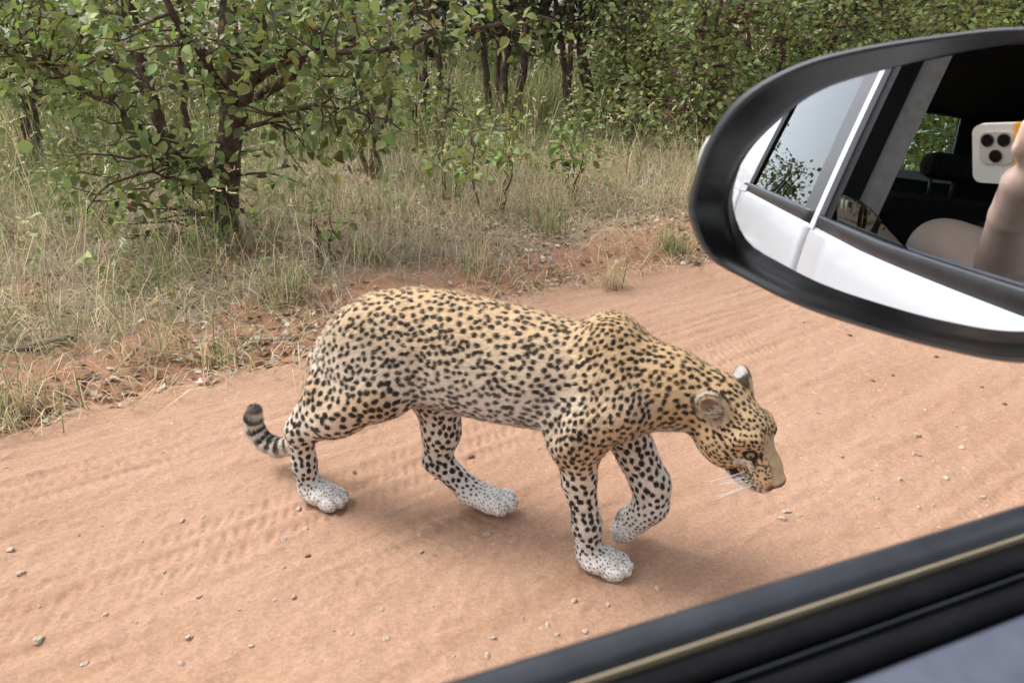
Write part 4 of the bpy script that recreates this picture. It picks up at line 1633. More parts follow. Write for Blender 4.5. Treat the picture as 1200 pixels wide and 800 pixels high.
# -- stones on the road
m_stone = [noisy('stone_pale', (.42, .31, .235), (.52, .42, .34), 60, .9, .4, 150, .2), noisy('stone_tan', (.40, .28, .20), (.50, .38, .29), 60, .9, .4, 150, .2),
           noisy('stone_dark', (.16, .09, .06), (.25, .15, .10), 60, .9, .4, 150, .2)]


def stone_mesh(k):
    phi = (1 + 5 ** .5) / 2
    V = unit(A([(-1, phi, 0), (1, phi, 0), (-1, -phi, 0), (1, -phi, 0), (0, -1, phi), (0, 1, phi), (0, -1, -phi), (0, 1, -phi), (phi, 0, -1), (phi, 0, 1), (-phi, 0, -1), (-phi, 0, 1)]))
    F = A([(0, 11, 5), (0, 5, 1), (0, 1, 7), (0, 7, 10), (0, 10, 11), (1, 5, 9), (5, 11, 4), (11, 10, 2), (10, 7, 6), (7, 1, 8), (3, 9, 4), (3, 4, 2), (3, 2, 6), (3, 6, 8), (3, 8, 9),
           (4, 9, 5), (2, 4, 11), (6, 2, 10), (8, 6, 7), (9, 8, 1)])
    vs, out, cache = list(V), [], {}
    for a_, b_, c_ in F:
        ms = []
        for i, j in ((a_, b_), (b_, c_), (c_, a_)):
            key = (min(i, j), max(i, j))
            if key not in cache:
                cache[key] = len(vs)
                vs.append(unit(vs[i] + vs[j]))
            ms.append(cache[key])
        out += [(a_, ms[0], ms[2]), (b_, ms[1], ms[0]), (c_, ms[2], ms[1]), tuple(ms)]
    V = A(vs)
    V = V * (.60 + .80 * noise(V * 1.9 + 9 * k, 70 + k))[:, None] * A([1.0, .8, .50])
    me = mesh_np('stone', V, A(out), False)
    me.materials.append(m_stone[(0, 0, 1, 2, 1, 0)[k]])
    return me


stones = [stone_mesh(k) for k in range(6)]


def stone(px, py, size_px, k, label, group):
    p = at_z(px, py)
    dist = np.linalg.norm(p - CAM)
    r = size_px * .5 * dist / FPX
    o = link('stone', stones[k])
    o.location = (p[0], p[1], gz(p[0], p[1]) + r * .06)
    o.scale = (r, r, r)
    o.rotation_euler = (rng.normal(0, .3), rng.normal(0, .3), rng.random() * 6.28)
    tag(o, label, 'stone', group)


stone(921, 599, 11, 0, 'larger of the two white stones in front of the leopard\'s muzzle', None)
stone(917, 609, 9, 1, 'smaller of the two white stones in front of the leopard\'s muzzle', None)
stone(936, 605, 8, 4, 'tan stone beside the two white stones before the muzzle', None)
PALES = [(12, 644, 9), (24, 671, 10), (45, 750, 12), (99, 775, 9), (122, 720, 8), (213, 609, 7), (233, 700, 8), (221, 745, 11), (165, 646, 7), (333, 633, 8), (358, 619, 9), (349, 594, 10), (333, 665, 7),
         (344, 699, 7), (322, 702, 6), (295, 756, 7), (213, 777, 8), (571, 627, 11), (494, 647, 8), (649, 630, 7), (672, 706, 9), (642, 734, 8), (686, 740, 9), (453, 750, 8), (447, 715, 7), (579, 750, 8),
         (571, 770, 8), (413, 743, 6), (653, 745, 7), (712, 708, 7), (1074, 511, 8), (1127, 525, 8), (1076, 535, 7), (985, 536, 8), (1108, 561, 7), (1053, 563, 6), (1152, 582, 6), (1076, 595, 5), (941, 377, 5),
         (1120, 500, 5), (640, 520, 9), (632, 525, 6), (790, 718, 6), (770, 690, 7)]
for px, py, z_ in PALES:
    stone(px, py, z_, rng.choice([0, 1, 5, 4]), 'small pale stone lying loose on the red road', 'pale stones scattered on the road')
for px, py, z_ in ((361, 651, 8), (995, 393, 6), (1047, 440, 5), (1023, 445, 5), (1097, 418, 5), (1177, 474, 6), (552, 536, 8), (415, 551, 6), (42, 746, 4), (510, 560, 5), (1150, 455, 4)):
    stone(px, py, z_, 3, 'small dark brown stone on the red road', 'dark stones scattered on the road')
for k in range(75):
    while True:
        px, py = rng.uniform(0, 1200), rng.uniform(420, 800)
        p = at_z(px, py)
        if p @ NR < edge_t(A([p @ DR]))[0] - .1 and not (260 < px < 930 and 440 < py < 680):
            break
    stone(px, py, rng.uniform(2.2, 5.0), rng.choice([0, 1, 2, 4, 5]), 'tiny pale grit stone on the red road', 'grit scattered on the road')

# ------------------------------------------------------------------ the car (white), seen from its front passenger seat
CARD = R(67)
DC = A([math.sin(CARD), math.cos(CARD), 0])            # forward
NC = A([-math.cos(CARD), math.sin(CARD), 0])           # outboard, left side
CAR_B = A([-.45, -.72, 0.0])                           # base of the car in (forward, outboard, up) from below the phone
car = empty('car', CAR_B[0] * DC + CAR_B[1] * NC, (0, 0, math.pi / 2 - CARD))
tag(car, 'white car with a black rimmed wing mirror and open front window', 'car')


def w2c(p):
    p = np.asarray(p, float)
    return np.stack([p @ DC, p @ NC, p[..., 2]], -1)


def cpart(name, mb, mat, parent=None, smooth=False, bevel=0.0):
    """part of the car; shapes are given in (forward, outboard, height) and moved to the car's base"""
    V = np.vstack(mb.V) - CAR_B
    me = mesh_np(name, V, [np.vstack(x) for x in (mb.Q, mb.T) if x], smooth, np.vstack(mb.C) if mb.C else None)
    o = link(name, me, mat, parent or car)
    if bevel:
        md = o.modifiers.new('bevel', 'BEVEL')
        md.width = bevel
        md.segments = 2
        md.limit_method = 'ANGLE'
    return o


m_white = noisy('white_paint', (.50, .52, .56), (.54, .56, .60), 3, .25, 0, 60, .5, 0, .4)
m_plast = noisy('satin_black_plastic', (.018, .020, .026), (.040, .038, .040), 14, .36, .06, 900, .5)
m_rub = noisy('black_rubber', (.003, .003, .004), (.006, .006, .007), 60, .55, .1, 300, .12)
m_strip = noisy('dark_belt_strip', (.020, .023, .029), (.030, .034, .042), 60, .34, .05, 400, .32)
m_lip = noisy('beige_seal_lip', (.40, .33, .23), (.48, .40, .29), 40, .45)
m_panel = noisy('blue_grey_door_trim', (.075, .085, .12), (.09, .10, .14), 150, .40, .03, 500, .5)
m_fab = noisy('dark_seat_fabric', (.010, .010, .011), (.022, .022, .024), 120, .95, .3, 600, .2)
m_trim = noisy('grey_pillar_trim', (.20, .195, .185), (.25, .245, .235), 60, .7, .1, 400, .3)
m_head = noisy('dark_headliner', (.030, .030, .032), (.045, .045, .047), 60, .95, .1, 300, .1)
m_sillp = noisy('pale_sill_paint', (.48, .56, .64), (.55, .62, .70), 6, .35, 0, 60, .5)
m_tyre = noisy('tyre_rubber', (.02, .02, .02), (.035, .033, .03), 40, .9, .3, 200, .2)
m_rim = principled('wheel_rim', (.55, .55, .57), .3, 1.0)
m_glass = principled('window_glass', (.8, .8, .8), .02)
t = NT(m_glass)
gl = t.add('ShaderNodeBsdfGlossy')
gl.inputs['Roughness'].default_value = .01
gl.inputs['Color'].default_value = (.92, .96, .98, 1)
tp = t.add('ShaderNodeBsdfTransparent')
tp.inputs['Color'].default_value = (.74, .82, .80, 1)
fr = t.add('ShaderNodeFresnel')
fr.inputs['IOR'].default_value = 1.75
mx = t.add('ShaderNodeMixShader')
t.link(fr.outputs[0], mx.inputs[0])
t.link(tp.outputs[0], mx.inputs[1])
t.link(gl.outputs[0], mx.inputs[2])
t.link(mx.outputs[0], t.n['Material Output'].inputs['Surface'])


def zb(a):
    """height of the belt line, rising to the rear"""
    return CAMZ - .1375 + np.interp(-np.asarray(a, float), [-1.2, -.24, 0, .25, .8, 2.2], [-.012, 0, .006, .022, .052, .08])


def side_panel(a0, a1, sgn=1, lower=.30):
    """curved body skin between two stations, from the belt down to the sill"""
    mb = MB()
    A_ = np.linspace(a0, a1, 14)
    prof = [(.1195, -.016), (.1225, -.024), (.128, -.05), (.140, -.14), (.150, -.25), (.152, -.34), (.141, -.40), (.146, -.46), (.148, -.60), (.135, -.74), (.11, -.80)]
    out, inn = [], []
    for a in A_:
        b = float(zb(a))
        sc = (b - lower) / .80
        nose = -.10 * sstep(.9, 1.9, a) - .08 * sstep(-1.6, -2.3, a)
        out.append([(a, (o + nose), b + z * sc) for o, z in prof])
        inn.append([(a, (o + nose) - .022, b + z * sc) for o, z in prof])
    O_, I_ = A(out), A(inn)
    if sgn < 0:
        O_[..., 1] = -1.44 - O_[..., 1]
        I_[..., 1] = -1.44 - I_[..., 1]
    n, m = O_.shape[:2]
    i, j = np.meshgrid(np.arange(n - 1), np.arange(m - 1), indexing='ij')
    k = (i * m + j).ravel()
    Q = np.stack([k, k + 1, k + m + 1, k + m], -1)
    V = np.vstack([O_.reshape(-1, 3), I_.reshape(-1, 3)])
    N_ = n * m
    rim = [np.stack([np.arange(m - 1), np.arange(1, m), N_ + np.arange(1, m), N_ + np.arange(m - 1)], -1)[:, ::-1],
           np.stack([np.arange(m - 1), np.arange(1, m), N_ + np.arange(1, m), N_ + np.arange(m - 1)], -1) + (n - 1) * m]
    e0 = np.arange(n - 1) * m
    rim += [np.stack([e0, e0 + m, N_ + e0 + m, N_ + e0], -1), np.stack([e0 + m - 1, e0 + 2 * m - 1, N_ + e0 + 2 * m - 1, N_ + e0 + m - 1], -1)[:, ::-1]]
    mb.put(V, np.vstack([Q, Q[:, ::-1] + N_] + rim))
    return mb


def strip(a0, a1, prof, n=12):
    """profile (outboard, height above belt) swept along the belt"""
    prof = A(prof)
    m = len(prof)
    A_ = np.linspace(a0, a1, n)
    V = A([[(a, o, float(zb(a)) + z) for o, z in prof] for a in A_]).reshape(-1, 3)
    i, j = np.meshgrid(np.arange(n - 1), np.arange(m), indexing='ij')
    jn = (j + 1) % m
    Q = np.stack([i * m + j, i * m + jn, (i + 1) * m + jn, (i + 1) * m + j], -1).reshape(-1, 4)
    V = np.vstack([V, V[:m].mean(0), V[-m:].mean(0)])
    jj = np.arange(m)
    T = np.vstack([np.stack([(jj + 1) % m, jj, np.full(m, len(V) - 2)], -1), np.stack([(n - 1) * m + jj, (n - 1) * m + (jj + 1) % m, np.full(m, len(V) - 1)], -1)])
    return MB().put(V, Q, T)


def round_prof(o0, o1, z0, z1, r=.002):
    return [(o0, z0), (o0, z1 - r), (o0 + r * .3, z1 - r * .3), (o0 + r, z1), (o1 - r, z1), (o1 - r * .3, z1 - r * .3), (o1, z1 - r), (o1, z0)]


# front door: skin, belt strip, seals, inner trim
fd = cpart('front_door', side_panel(-.205, .98), m_white, smooth=True)
cpart('belt_strip', strip(-.195, .97, round_prof(.1079, .1185, -.02, .0035, .003)), m_strip, fd, True)
cpart('seal_lip', strip(-.195, .97, round_prof(.1070, .1077, -.02, .0024, .0003)), m_lip, fd, True)
cpart('window_seal', strip(-.195, .97, round_prof(.0995, .1069, -.02, .0012, .002)), m_rub, fd, True)
cpart('window_seal', strip(-.195, .97, round_prof(.0974, .0981, -.02, .0000, .0003)), m_strip, fd, True)
cpart('window_seal', strip(-.195, .97, round_prof(.0905, .0972, -.02, -.0006, .002)), m_rub, fd, True)
cpart('inner_trim', strip(-.195, .97, [(.0900, -.03), (.0900, -.004), (.087, -.0015), (.075, -.0020), (.058, -.006), (.050, -.016), (.047, -.20), (.035, -.42), (.02, -.42), (.02, -.60), (.085, -.60)]), m_panel, fd, True)
# lowered front window, its rear corner still showing
gp = [(-.155, -.05), (-.155, .034), (-.14, .042), (-.105, .040), (-.085, .0395), (-.05, .033), (-.01, .022), (.04, .006), (.09, -.012), (.13, -.03), (.16, -.05)]
cpart('window_glass', MB().prism([(a, float(zb(a)) + z) for a, z in gp], .1012, .1046), m_glass, fd)

# rear door
rd = cpart('rear_door', side_panel(-.86, -.211), m_white, smooth=True)
cpart('belt_strip', strip(-.855, -.213, round_prof(.104, .1185, -.03, .006, .003)), m_strip, rd, True)


def leaned(poly, o0, th, slope=.24):
    """plate in the side plane that leans inwards with height; poly = (forward, height above belt)"""
    poly = A(poly, float)
    n = len(poly)
    zz = zb(poly[:, 0]) + poly[:, 1]
    V = np.vstack([np.stack([poly[:, 0], o0 - slope * poly[:, 1], zz], -1), np.stack([poly[:, 0], o0 - th - slope * poly[:, 1], zz], -1)])
    V = np.vstack([V, V[:n].mean(0), V[n:].mean(0)])
    j = np.arange(n)
    k = (j + 1) % n
    return MB().put(V, np.stack([j, k, k + n, j + n], -1), np.vstack([np.stack([j, k, np.full(n, 2 * n)], -1)[:, ::-1], np.stack([j + n, k + n, np.full(n, 2 * n + 1)], -1)]))


cpart('window_glass', leaned([(-.27, .0), (-.27, .50), (-.64, .50), (-.79, .004)], .111, .004), m_glass, rd)
cpart('window_frame', leaned([(-.775, -.004), (-.625, .50), (-.60, .50), (-.752, -.004)][::-1], .1165, .012), m_rub, rd)
cpart('window_frame', leaned([(-.268, -.004), (-.268, .50), (-.213, .50), (-.213, -.004)], .1175, .014), m_plast, rd)
cpart('door_handle', MB().tube([(-.80, .166, 1.02), (-.78, .178, 1.022), (-.70, .180, 1.024), (-.66, .178, 1.024), (-.64, .166, 1.023)], .011, 8), m_white, rd, True)
# pillars
cpart('pillar', leaned([(-.210, -.02), (-.210, .50), (-.190, .50), (-.190, -.02)], .1185, .012), m_white)
cpart('pillar_seal', leaned([(-.188, -.02), (-.188, .50), (-.158, .50), (-.158, -.02)], .110, .03), m_rub)
cpart('pillar_trim', leaned([(-.255, -.05), (-.255, .50), (-.165, .50), (-.165, -.05)], .078, .040), m_trim)
cpart('pillar', leaned([(-.80, -.02), (-.64, .50), (-1.02, .50), (-1.30, -.02)][::-1], .118, .03), m_white)
cpart('pillar', leaned([(1.02, -.03), (.42, .50), (.47, .52), (1.10, -.02)][::-1], .112, .05), m_plast)
cpart('roof_rail', leaned([(-1.9, .50), (.45, .50), (.45, .56), (-1.9, .56)], .116, .06), m_white)
# rest of the shell
cpart('rear_panel', side_panel(-2.25, -.866), m_white, smooth=True)
cpart('front_wing', side_panel(.986, 1.95), m_white, smooth=True)
cpart('far_side', side_panel(-2.25, 1.95, -1), m_white, smooth=True)
ROOF_Z = CAMZ + .46
mb = MB()
nr, nt_ = 10, 14
As, Os = np.linspace(-2.0, .62, nr), np.linspace(.03, -1.47, nt_)
for up_ in (0, 1):
    Vr = A([[(a, o, ROOF_Z + .02 * up_ * 1.2 + .05 * (1 - ((o + .72) / .75) ** 2) - .05 * sstep(-1.2, -2.0, a) - .03 * sstep(0, .62, a)) for o in Os] for a in As]).reshape(-1, 3)
    i, j = np.meshgrid(np.arange(nr - 1), np.arange(nt_ - 1), indexing='ij')
    k = (i * nt_ + j).ravel()
    Qr = np.stack([k, k + 1, k + nt_ + 1, k + nt_], -1)
    if up_:
        cpart('roof', MB().put(Vr, Qr), m_white, smooth=True)
    else:
        cpart('headliner', MB().put(Vr, Qr[:, ::-1]), m_head, smooth=True)
hz0 = CAMZ
cpart('bonnet', MB().prism([(1.0, zb(1.0) - .02), (1.6, zb(1) - .10), (1.95, zb(1) - .22), (1.98, zb(1) - .35), (1.0, zb(1) - .10)], -1.50, .06), m_white, bevel=.02)
cpart('bumper', MB().prism([(1.90, .75), (2.04, .70), (2.06, .45), (1.98, .30), (1.88, .30)], -1.46, .02), m_white, bevel=.02)
cpart('windscreen', MB().put([(1.02, .07, zb(1)), (1.02, -1.51, zb(1)), (.47, -1.42, ROOF_Z - .01), (.47, -.02, ROOF_Z - .01)], [(0, 1, 2, 3)]), m_glass)
cpart('dashboard', MB().prism([(.62, zb(1) - .06), (1.02, zb(1) - .03), (1.02, .55), (.70, .55), (.60, zb(1) - .22)], -1.50, .05), m_plast, bevel=.03)
cpart('floor', MB().box((-2.2, -1.54, .28), (1.95, .08, .32)), m_head)
# tailgate with its window opening
RA = -1.98
wo0, wo1, wz0, wz1 = -1.24, -.42, hz0 + .10, hz0 + .43
tg = MB()
tg.box((RA - .05, -1.54, .34), (RA, .09, wz0 - .03))
tg.box((RA - .05, -1.54, wz0 - .029), (RA, wo0, ROOF_Z))
tg.box((RA - .05, wo1, wz0 - .029), (RA, .05, ROOF_Z))
tg.box((RA - .05, wo0, wz1), (RA, wo1, ROOF_Z - .003))
tgo = cpart('tailgate', tg, m_head)
cpart('window_sill', MB().box((RA - .06, wo0 - .01, wz0 - .05), (RA + .03, wo1 + .01, wz0 - .002)), m_sillp, tgo, bevel=.006)
cpart('window_glass', MB().box((RA - .03, wo0, wz0), (RA - .026, wo1, wz1)), m_glass, tgo)
cpart('outer_skin', MB().box((RA - .075, -1.50, .40), (RA - .052, .06, wz0 - .06)), m_white, tgo, bevel=.01)
# far cabin side: pillars between open side windows
for a0, a1 in ((-2.0, -1.25), (-.20, -.08)):
    cpart('far_pillar', MB().box((a0, -1.555, 1.10), (a1, -1.50, ROOF_Z)), m_head)
cpart('far_window_glass', MB().box((-1.25, -1.53, 1.13), (-.20, -1.526, ROOF_Z)), m_glass)


def cushion(lo, hi, r):
    return MB().box(lo, hi), r


def seat(name, a, o0, o1, zt, tilt=.18):
    sroot = cpart(name, MB().prism([(a - .10, .62), (a + .02, .60), (a + .05 - tilt * .5, zt - .06), (a - tilt * .62, zt), (a - .10 - tilt * .55, zt - .02), (a - .16, .70)], o0, o1), m_fab, bevel=.045)
    cpart('seat_cushion', MB().box((a - .02, o0 + .01, .48), (a + .50, o1 - .01, .63)), m_fab, sroot, bevel=.05)
    return sroot


def headrest(par, a, oc, z0, z1, w):
    cpart('headrest', MB().box((a - .05, oc - w, z0), (a + .05, oc + w, z1)), m_fab, par, bevel=.04)
    for s in (-1, 1):
        cpart('headrest_post', MB().tube([(a, oc + s * w * .5, z0 - .08), (a, oc + s * w * .5, z0 + .02)], .006, 6), m_plast, par, True)


s1 = seat('rear_seat', -.95, -1.36, -.38, hz0 - .035)
headrest(s1, -1.03, -.60, hz0 + .012, hz0 + .105, .085)
headrest(s1, -1.03, -1.12, hz0 + .012, hz0 + .105, .10)
s2 = seat('rear_seat', -.92, -.36, .0, hz0 - .035)
headrest(s2, -1.01, -.17, hz0 + .03, hz0 + .16, .09)
s3 = seat('front_seat', -.46, -.62, -.20, hz0 - .20, .22)
s4 = seat('front_seat', -.46, -1.34, -.90, hz0 - .05, .22)
headrest(s4, -.58, -1.12, hz0 + .0, hz0 + .17, .12)
# steering wheel on the right hand side
an = np.linspace(0, 2 * math.pi, 33)
sw = MB()
cw = A([.42, -1.12, hz0 - .18])
e1, e2 = A([0, 1., 0]), unit(A([-.42, 0, .9]))
sw.tube([cw + .18 * (math.cos(q) * e1 + math.sin(q) * e2) for q in an], .014, 8)
for q in (0, math.pi, -math.pi / 2):
    sw.tube([cw, cw + .18 * (math.cos(q) * e1 + math.sin(q) * e2)], .016, 6)
cpart('steering_wheel', sw, m_plast, smooth=True)
for a in (-1.45, 1.28):
    for o in (.02, -1.46):
        wr = MB()
        pr = [(-.09, .20), (-.10, .28), (-.085, .315), (.085, .315), (.10, .28), (.09, .20)]
        ang = np.linspace(0, 2 * math.pi, 40, endpoint=False)
        V = A([[(a + r_ * math.cos(q), o + y_, .312 + r_ * math.sin(q)) for y_, r_ in pr] for q in ang]).reshape(-1, 3)
        i, j = np.meshgrid(np.arange(40), np.arange(5), indexing='ij')
        wr.put(V, np.stack([i * 6 + j, i * 6 + j + 1, ((i + 1) % 40) * 6 + j + 1, ((i + 1) % 40) * 6 + j], -1).reshape(-1, 4))
        wh = cpart('wheel', wr, m_tyre, smooth=True)
        cpart('rim', MB().prism([(a + .20 * math.cos(q), .312 + .20 * math.sin(q)) for q in ang], o - .06, o + .075), m_rim, wh, bevel=.01)

# -- wing mirror
dn = unit(vec(1158, 168))
MR = 1.1
P0 = CAM + dn * .415
MC = P0 + dn * MR
mu = unit(CR - (CR @ dn) * dn)
mv = np.cross(dn, mu) * -1
mv = mv if mv @ CU > 0 else -mv


def closed(pts, n=120):
    pts = A(pts, float)
    m = len(pts)
    u = np.linspace(0, m, n, endpoint=False)
    i = np.floor(u).astype(int)
    f = (u - i)[:, None]
    p0, p1, p2, p3 = (pts[(i + k) % m] for k in (-1, 0, 1, 2))
    q = .5 * (2 * p1 + (p2 - p0) * f + (2 * p0 - 5 * p1 + 4 * p2 - p3) * f ** 2 + (3 * p1 - p0 - 3 * p2 + p3) * f ** 3)
    d = np.concatenate([[0], np.cumsum(np.linalg.norm(np.diff(np.vstack([q, q[:1]]), axis=0), axis=1))])
    s = np.linspace(0, d[-1], n, endpoint=False)
    qq = np.vstack([q, q[:1]])
    return np.stack([np.interp(s, d, qq[:, k]) for k in (0, 1)], 1)


outer_px = [(808, 250), (816, 205), (836, 155), (870, 112), (930, 78), (1000, 58), (1100, 42), (1200, 33), (1300, 46), (1362, 100), (1376, 200), (1362, 320), (1305, 412), (1200, 425), (1100, 408), (1000, 380), (935, 357), (880, 330), (830, 300)]
glass_px = [(850, 245), (858, 212), (878, 178), (908, 148), (950, 116), (1000, 96), (1100, 72), (1200, 58), (1290, 66), (1335, 115), (1344, 210), (1330, 320), (1275, 385), (1200, 398), (1100, 386), (1000, 357), (945, 340), (895, 318), (862, 290)]
cen_px = A([1090., 228.])


def polar(px, n=120):
    q = closed(px, 600)
    a = np.arctan2(q[:, 1] - cen_px[1], q[:, 0] - cen_px[0])
    r = np.linalg.norm(q - cen_px, axis=1)
    o = np.argsort(a)
    th = np.linspace(-math.pi, math.pi, n, endpoint=False)
    return th, np.interp(th, a[o], r[o], period=2 * math.pi)


th, r_out = polar(outer_px)
_, r_gl = polar(glass_px)
r_gl = r_gl * 1.025
NTH = len(th)


def ring(r, near, scale=1.0):
    """points of the outline on a plane square to the glass, `near` metres towards the viewer"""
    px = cen_px + scale * r[:, None] * np.stack([np.cos(th), np.sin(th)], 1)
    out = []
    for x, y in px:
        d = vec(x, y)
        out.append(CAM + d * (((P0 - dn * near - CAM) @ dn) / (d @ dn)))
    return A(out)


def loft(rings, close_last=False):
    n = len(rings)
    V = np.vstack(rings)
    i, j = np.meshgrid(np.arange(n - 1), np.arange(NTH), indexing='ij')
    jn = (j + 1) % NTH
    Q = np.stack([i * NTH + j, i * NTH + jn, (i + 1) * NTH + jn, (i + 1) * NTH + j], -1).reshape(-1, 4)
    T = None
    if close_last:
        V = np.vstack([V, rings[-1].mean(0)])
        jj = np.arange(NTH)
        T = np.stack([(n - 1) * NTH + jj, (n - 1) * NTH + (jj + 1) % NTH, np.full(NTH, len(V) - 1)], -1)
    return V, Q, T


m_bez = noisy('gloss_black_bezel', (.006, .006, .007), (.009, .009, .010), 60, .28, .03, 600, .45)
wm = empty('wing_mirror', parent=car)
wm.location = w2c(P0) - CAR_B
wm_inv = w2c(P0)


def mpart(name, V, Q, T, mat, smooth=True):
    F = [np.asarray(Q)] + ([np.asarray(T)] if T is not None else [])
    return link(name, mesh_np(name, w2c(V) - wm_inv, F, smooth), mat, wm)


rg = [ring(r_gl * .97, -.012), ring(r_gl * 1.0, -.0015), ring(r_gl * 1.02, .001), ring(r_gl * .45 + r_out * .55, .012), ring(r_gl * .22 + r_out * .78, .0175), ring(r_gl * .08 + r_out * .92, .019),
      ring(r_out * .985, .017), ring(r_out, .012), ring(r_out * 1.004, .004)]
back = ring(r_out, .004)
bc = back.mean(0)
for f, dist_ in ((.999, .018), (.985, .040), (.94, .062), (.85, .082), (.68, .097), (.42, .106), (.2, .109)):
    rg.append(bc + (back - bc) * f + dn * dist_)
V, Q, T = loft(rg[:5])
mpart('bezel', V, Q, T, m_bez)
V, Q, T = loft(rg[4:], True)
mpart('housing', V, Q, T, m_plast)
# glass: a shallow convex cap
NRG = 26
V, ns = [], []
for k in range(NRG + 1):
    f = k / NRG
    for t_, r_ in zip(th, r_gl):
        d = unit(vec(cen_px[0] + f * r_ * math.cos(t_), cen_px[1] + f * r_ * math.sin(t_)))
        oc = CAM - MC
        b = oc @ d
        q = -b - math.sqrt(b * b - oc @ oc + MR * MR)
        V.append(CAM + q * d)
        if k == 0:
            break
V = A(V)
jj = np.arange(NTH)
T = np.stack([np.zeros(NTH, int), 1 + (jj + 1) % NTH, 1 + jj], -1)
i, j = np.meshgrid(np.arange(NRG - 1), np.arange(NTH), indexing='ij')
Q = np.stack([1 + i * NTH + j, 1 + i * NTH + (j + 1) % NTH, 1 + (i + 1) * NTH + (j + 1) % NTH, 1 + (i + 1) * NTH + j], -1).reshape(-1, 4)
g_ = np.cross(V[Q[0, 1]] - V[Q[0, 0]], V[Q[0, 2]] - V[Q[0, 0]])
if g_ @ dn > 0:
    Q, T = Q[:, ::-1], T[:, ::-1]
m_mir = principled('mirror_silver', (.90, .92, .94), .0, 1.0)
mg = mpart('mirror_glass', V, Q, T, m_mir)
nn = w2c(unit(V - MC)).astype(np.float32)
mg.data.normals_split_custom_set_from_vertices(nn)
# turn signal lens on the outer edge and the stalk to the door
sel = [k for k in range(NTH) if 2.72 < abs(th[k]) and th[k] < 0 or (th[k] > 3.05)]
edge_ring = ring(r_out * 1.003, .004)
ang_ = (th + 2 * math.pi) % (2 * math.pi)
sel = [k for k in np.argsort(ang_) if 3.20 < ang_[k] < 3.42]
m_ind = principled('clear_indicator_lens', (.42, .41, .39), .15, 0, .6)
pts = edge_ring[sel]
mpart('turn_signal', *tube(pts, np.sin(np.linspace(.25, math.pi - .25, len(pts))) * .0016 + .0003, 8), m_ind)
a_ = w2c(ring(r_out, .0)[int(np.argmin(np.abs(th - .45)))] + dn * .03)
stalk = [a_, a_ + A([.03, -.04, -.03]), A([.52, .13, float(zb(.52)) + .01])]
link('stalk', MB().put(*tube(A(stalk) - wm_inv, [.035, .03, .035], 12)).mesh('stalk'), m_plast, wm)

# ------------------------------------------------------------------ phone and the person holding it
CAMR = np.stack([CR, CU, -CF], 1)                       # right, up, back


def pc(x, y, f):
    return CAM + x * CR + y * CU + f * CF


def cpos(x, y, f):
    return w2c(pc(x, y, f))


phone = empty('phone', CAM, cam.rotation_euler)
tag(phone, 'white phone with an orange end held up in the hand, seen in the mirror', 'phone')


def rrect(x0, x1, y0, y1, r, n=6):
    out = []
    for cx, cy, a0 in ((x1 - r, y1 - r, 0), (x0 + r, y1 - r, 90), (x0 + r, y0 + r, 180), (x1 - r, y0 + r, 270)):
        for k in range(n + 1):
            q = R(a0 + 90 * k / n)
            out.append((cx + r * math.cos(q), cy + r * math.sin(q)))
    return out


m_ph = principled('phone_case', (.75, .73, .68), .25, 0, .5, .3)
t = NT(m_ph)
tc = t.add('ShaderNodeTexCoord')
sp = t.add('ShaderNodeSeparateXYZ')
t.link(tc.outputs['Object'], sp.inputs[0])
rp = t.add('ShaderNodeValToRGB')
mrn = t.add('ShaderNodeMapRange')
mrn.inputs['From Min'].default_value = .022
mrn.inputs['From Max'].default_value = .10
t.link(sp.outputs['X'], mrn.inputs['Value'])
rp.color_ramp.elements[0].color = (.72, .70, .64, 1)
rp.color_ramp.elements[0].position = .04
rp.color_ramp.elements[1].color = (.80, .40, .04, 1)
rp.color_ramp.elements[1].position = .10
e_ = rp.color_ramp.elements.new(.8)
e_.color = (.72, .12, .02, 1)
t.link(mrn.outputs['Result'], rp.inputs['Fac'])
t.link(rp.outputs['Color'], t.n['Principled BSDF'].inputs['Base Color'])
o = MB().prism(rrect(-.023, .127, -.052, .022, .011), .0045, .0140, axis=2).build('phone_case', m_ph, phone, False)
m_bump = principled('camera_plate', (.50, .49, .46), .2, 0, .5)
o = MB().prism(rrect(-.013, .028, -.027, .013, .009), .0028, .0046, axis=2).build('camera_plate', m_bump, phone, False)
m_lens = principled('lens_glass', (.004, .004, .006), .3, 0, .15)
m_ring = principled('lens_ring', (.06, .058, .055), .4, 0.0)
for (lx, ly) in ((-.0025, .003), (.0175, .003), (.0075, -.0165)):
    q = np.linspace(0, 2 * math.pi, 25)[:-1]
    lr = MB().prism([(lx + .0082 * math.cos(k), ly + .0082 * math.sin(k)) for k in q], .0019, .0029, axis=2).build('lens_ring', m_ring, phone, False)
    MB().prism([(lx + .0070 * math.cos(k), ly + .0070 * math.sin(k)) for k in q], .0014, .0020, axis=2).build('lens', m_lens, lr, False)
MB().prism(rrect(-.021, .125, -.050, .020, .010), .0141, .0150, axis=2).build('screen', m_lens, phone, False)

PB = A([-.30, -.38, .62])                                # seat point of the person, car coordinates
person = empty('person', PB[0] * DC + PB[1] * NC + A([0, 0, PB[2]]), (0, 0, math.pi / 2 - CARD))
tag(person, 'person in a dark strappy top holding a phone up, mirrored in the wing mirror', 'person')
BODY, TOP, HAIR, SHORT = [], [], [], []


def pcone(lst, a, ra, b, rb, k=.02):
    lst.append(Prim('cone', k, A([0, 0, 1.]), 'body', a=A(a, float), b=A(b, float), ra=ra, rb=rb, sv=1.0, lat=LAT))


def pell(lst, c, r, k=.02, rot=None):
    lst.append(Prim('ell', k, A([0, 0, 1.]), 'body', c=A(c, float), r=A(r, float), rot=np.eye(3) if rot is None else rot, sub=False))


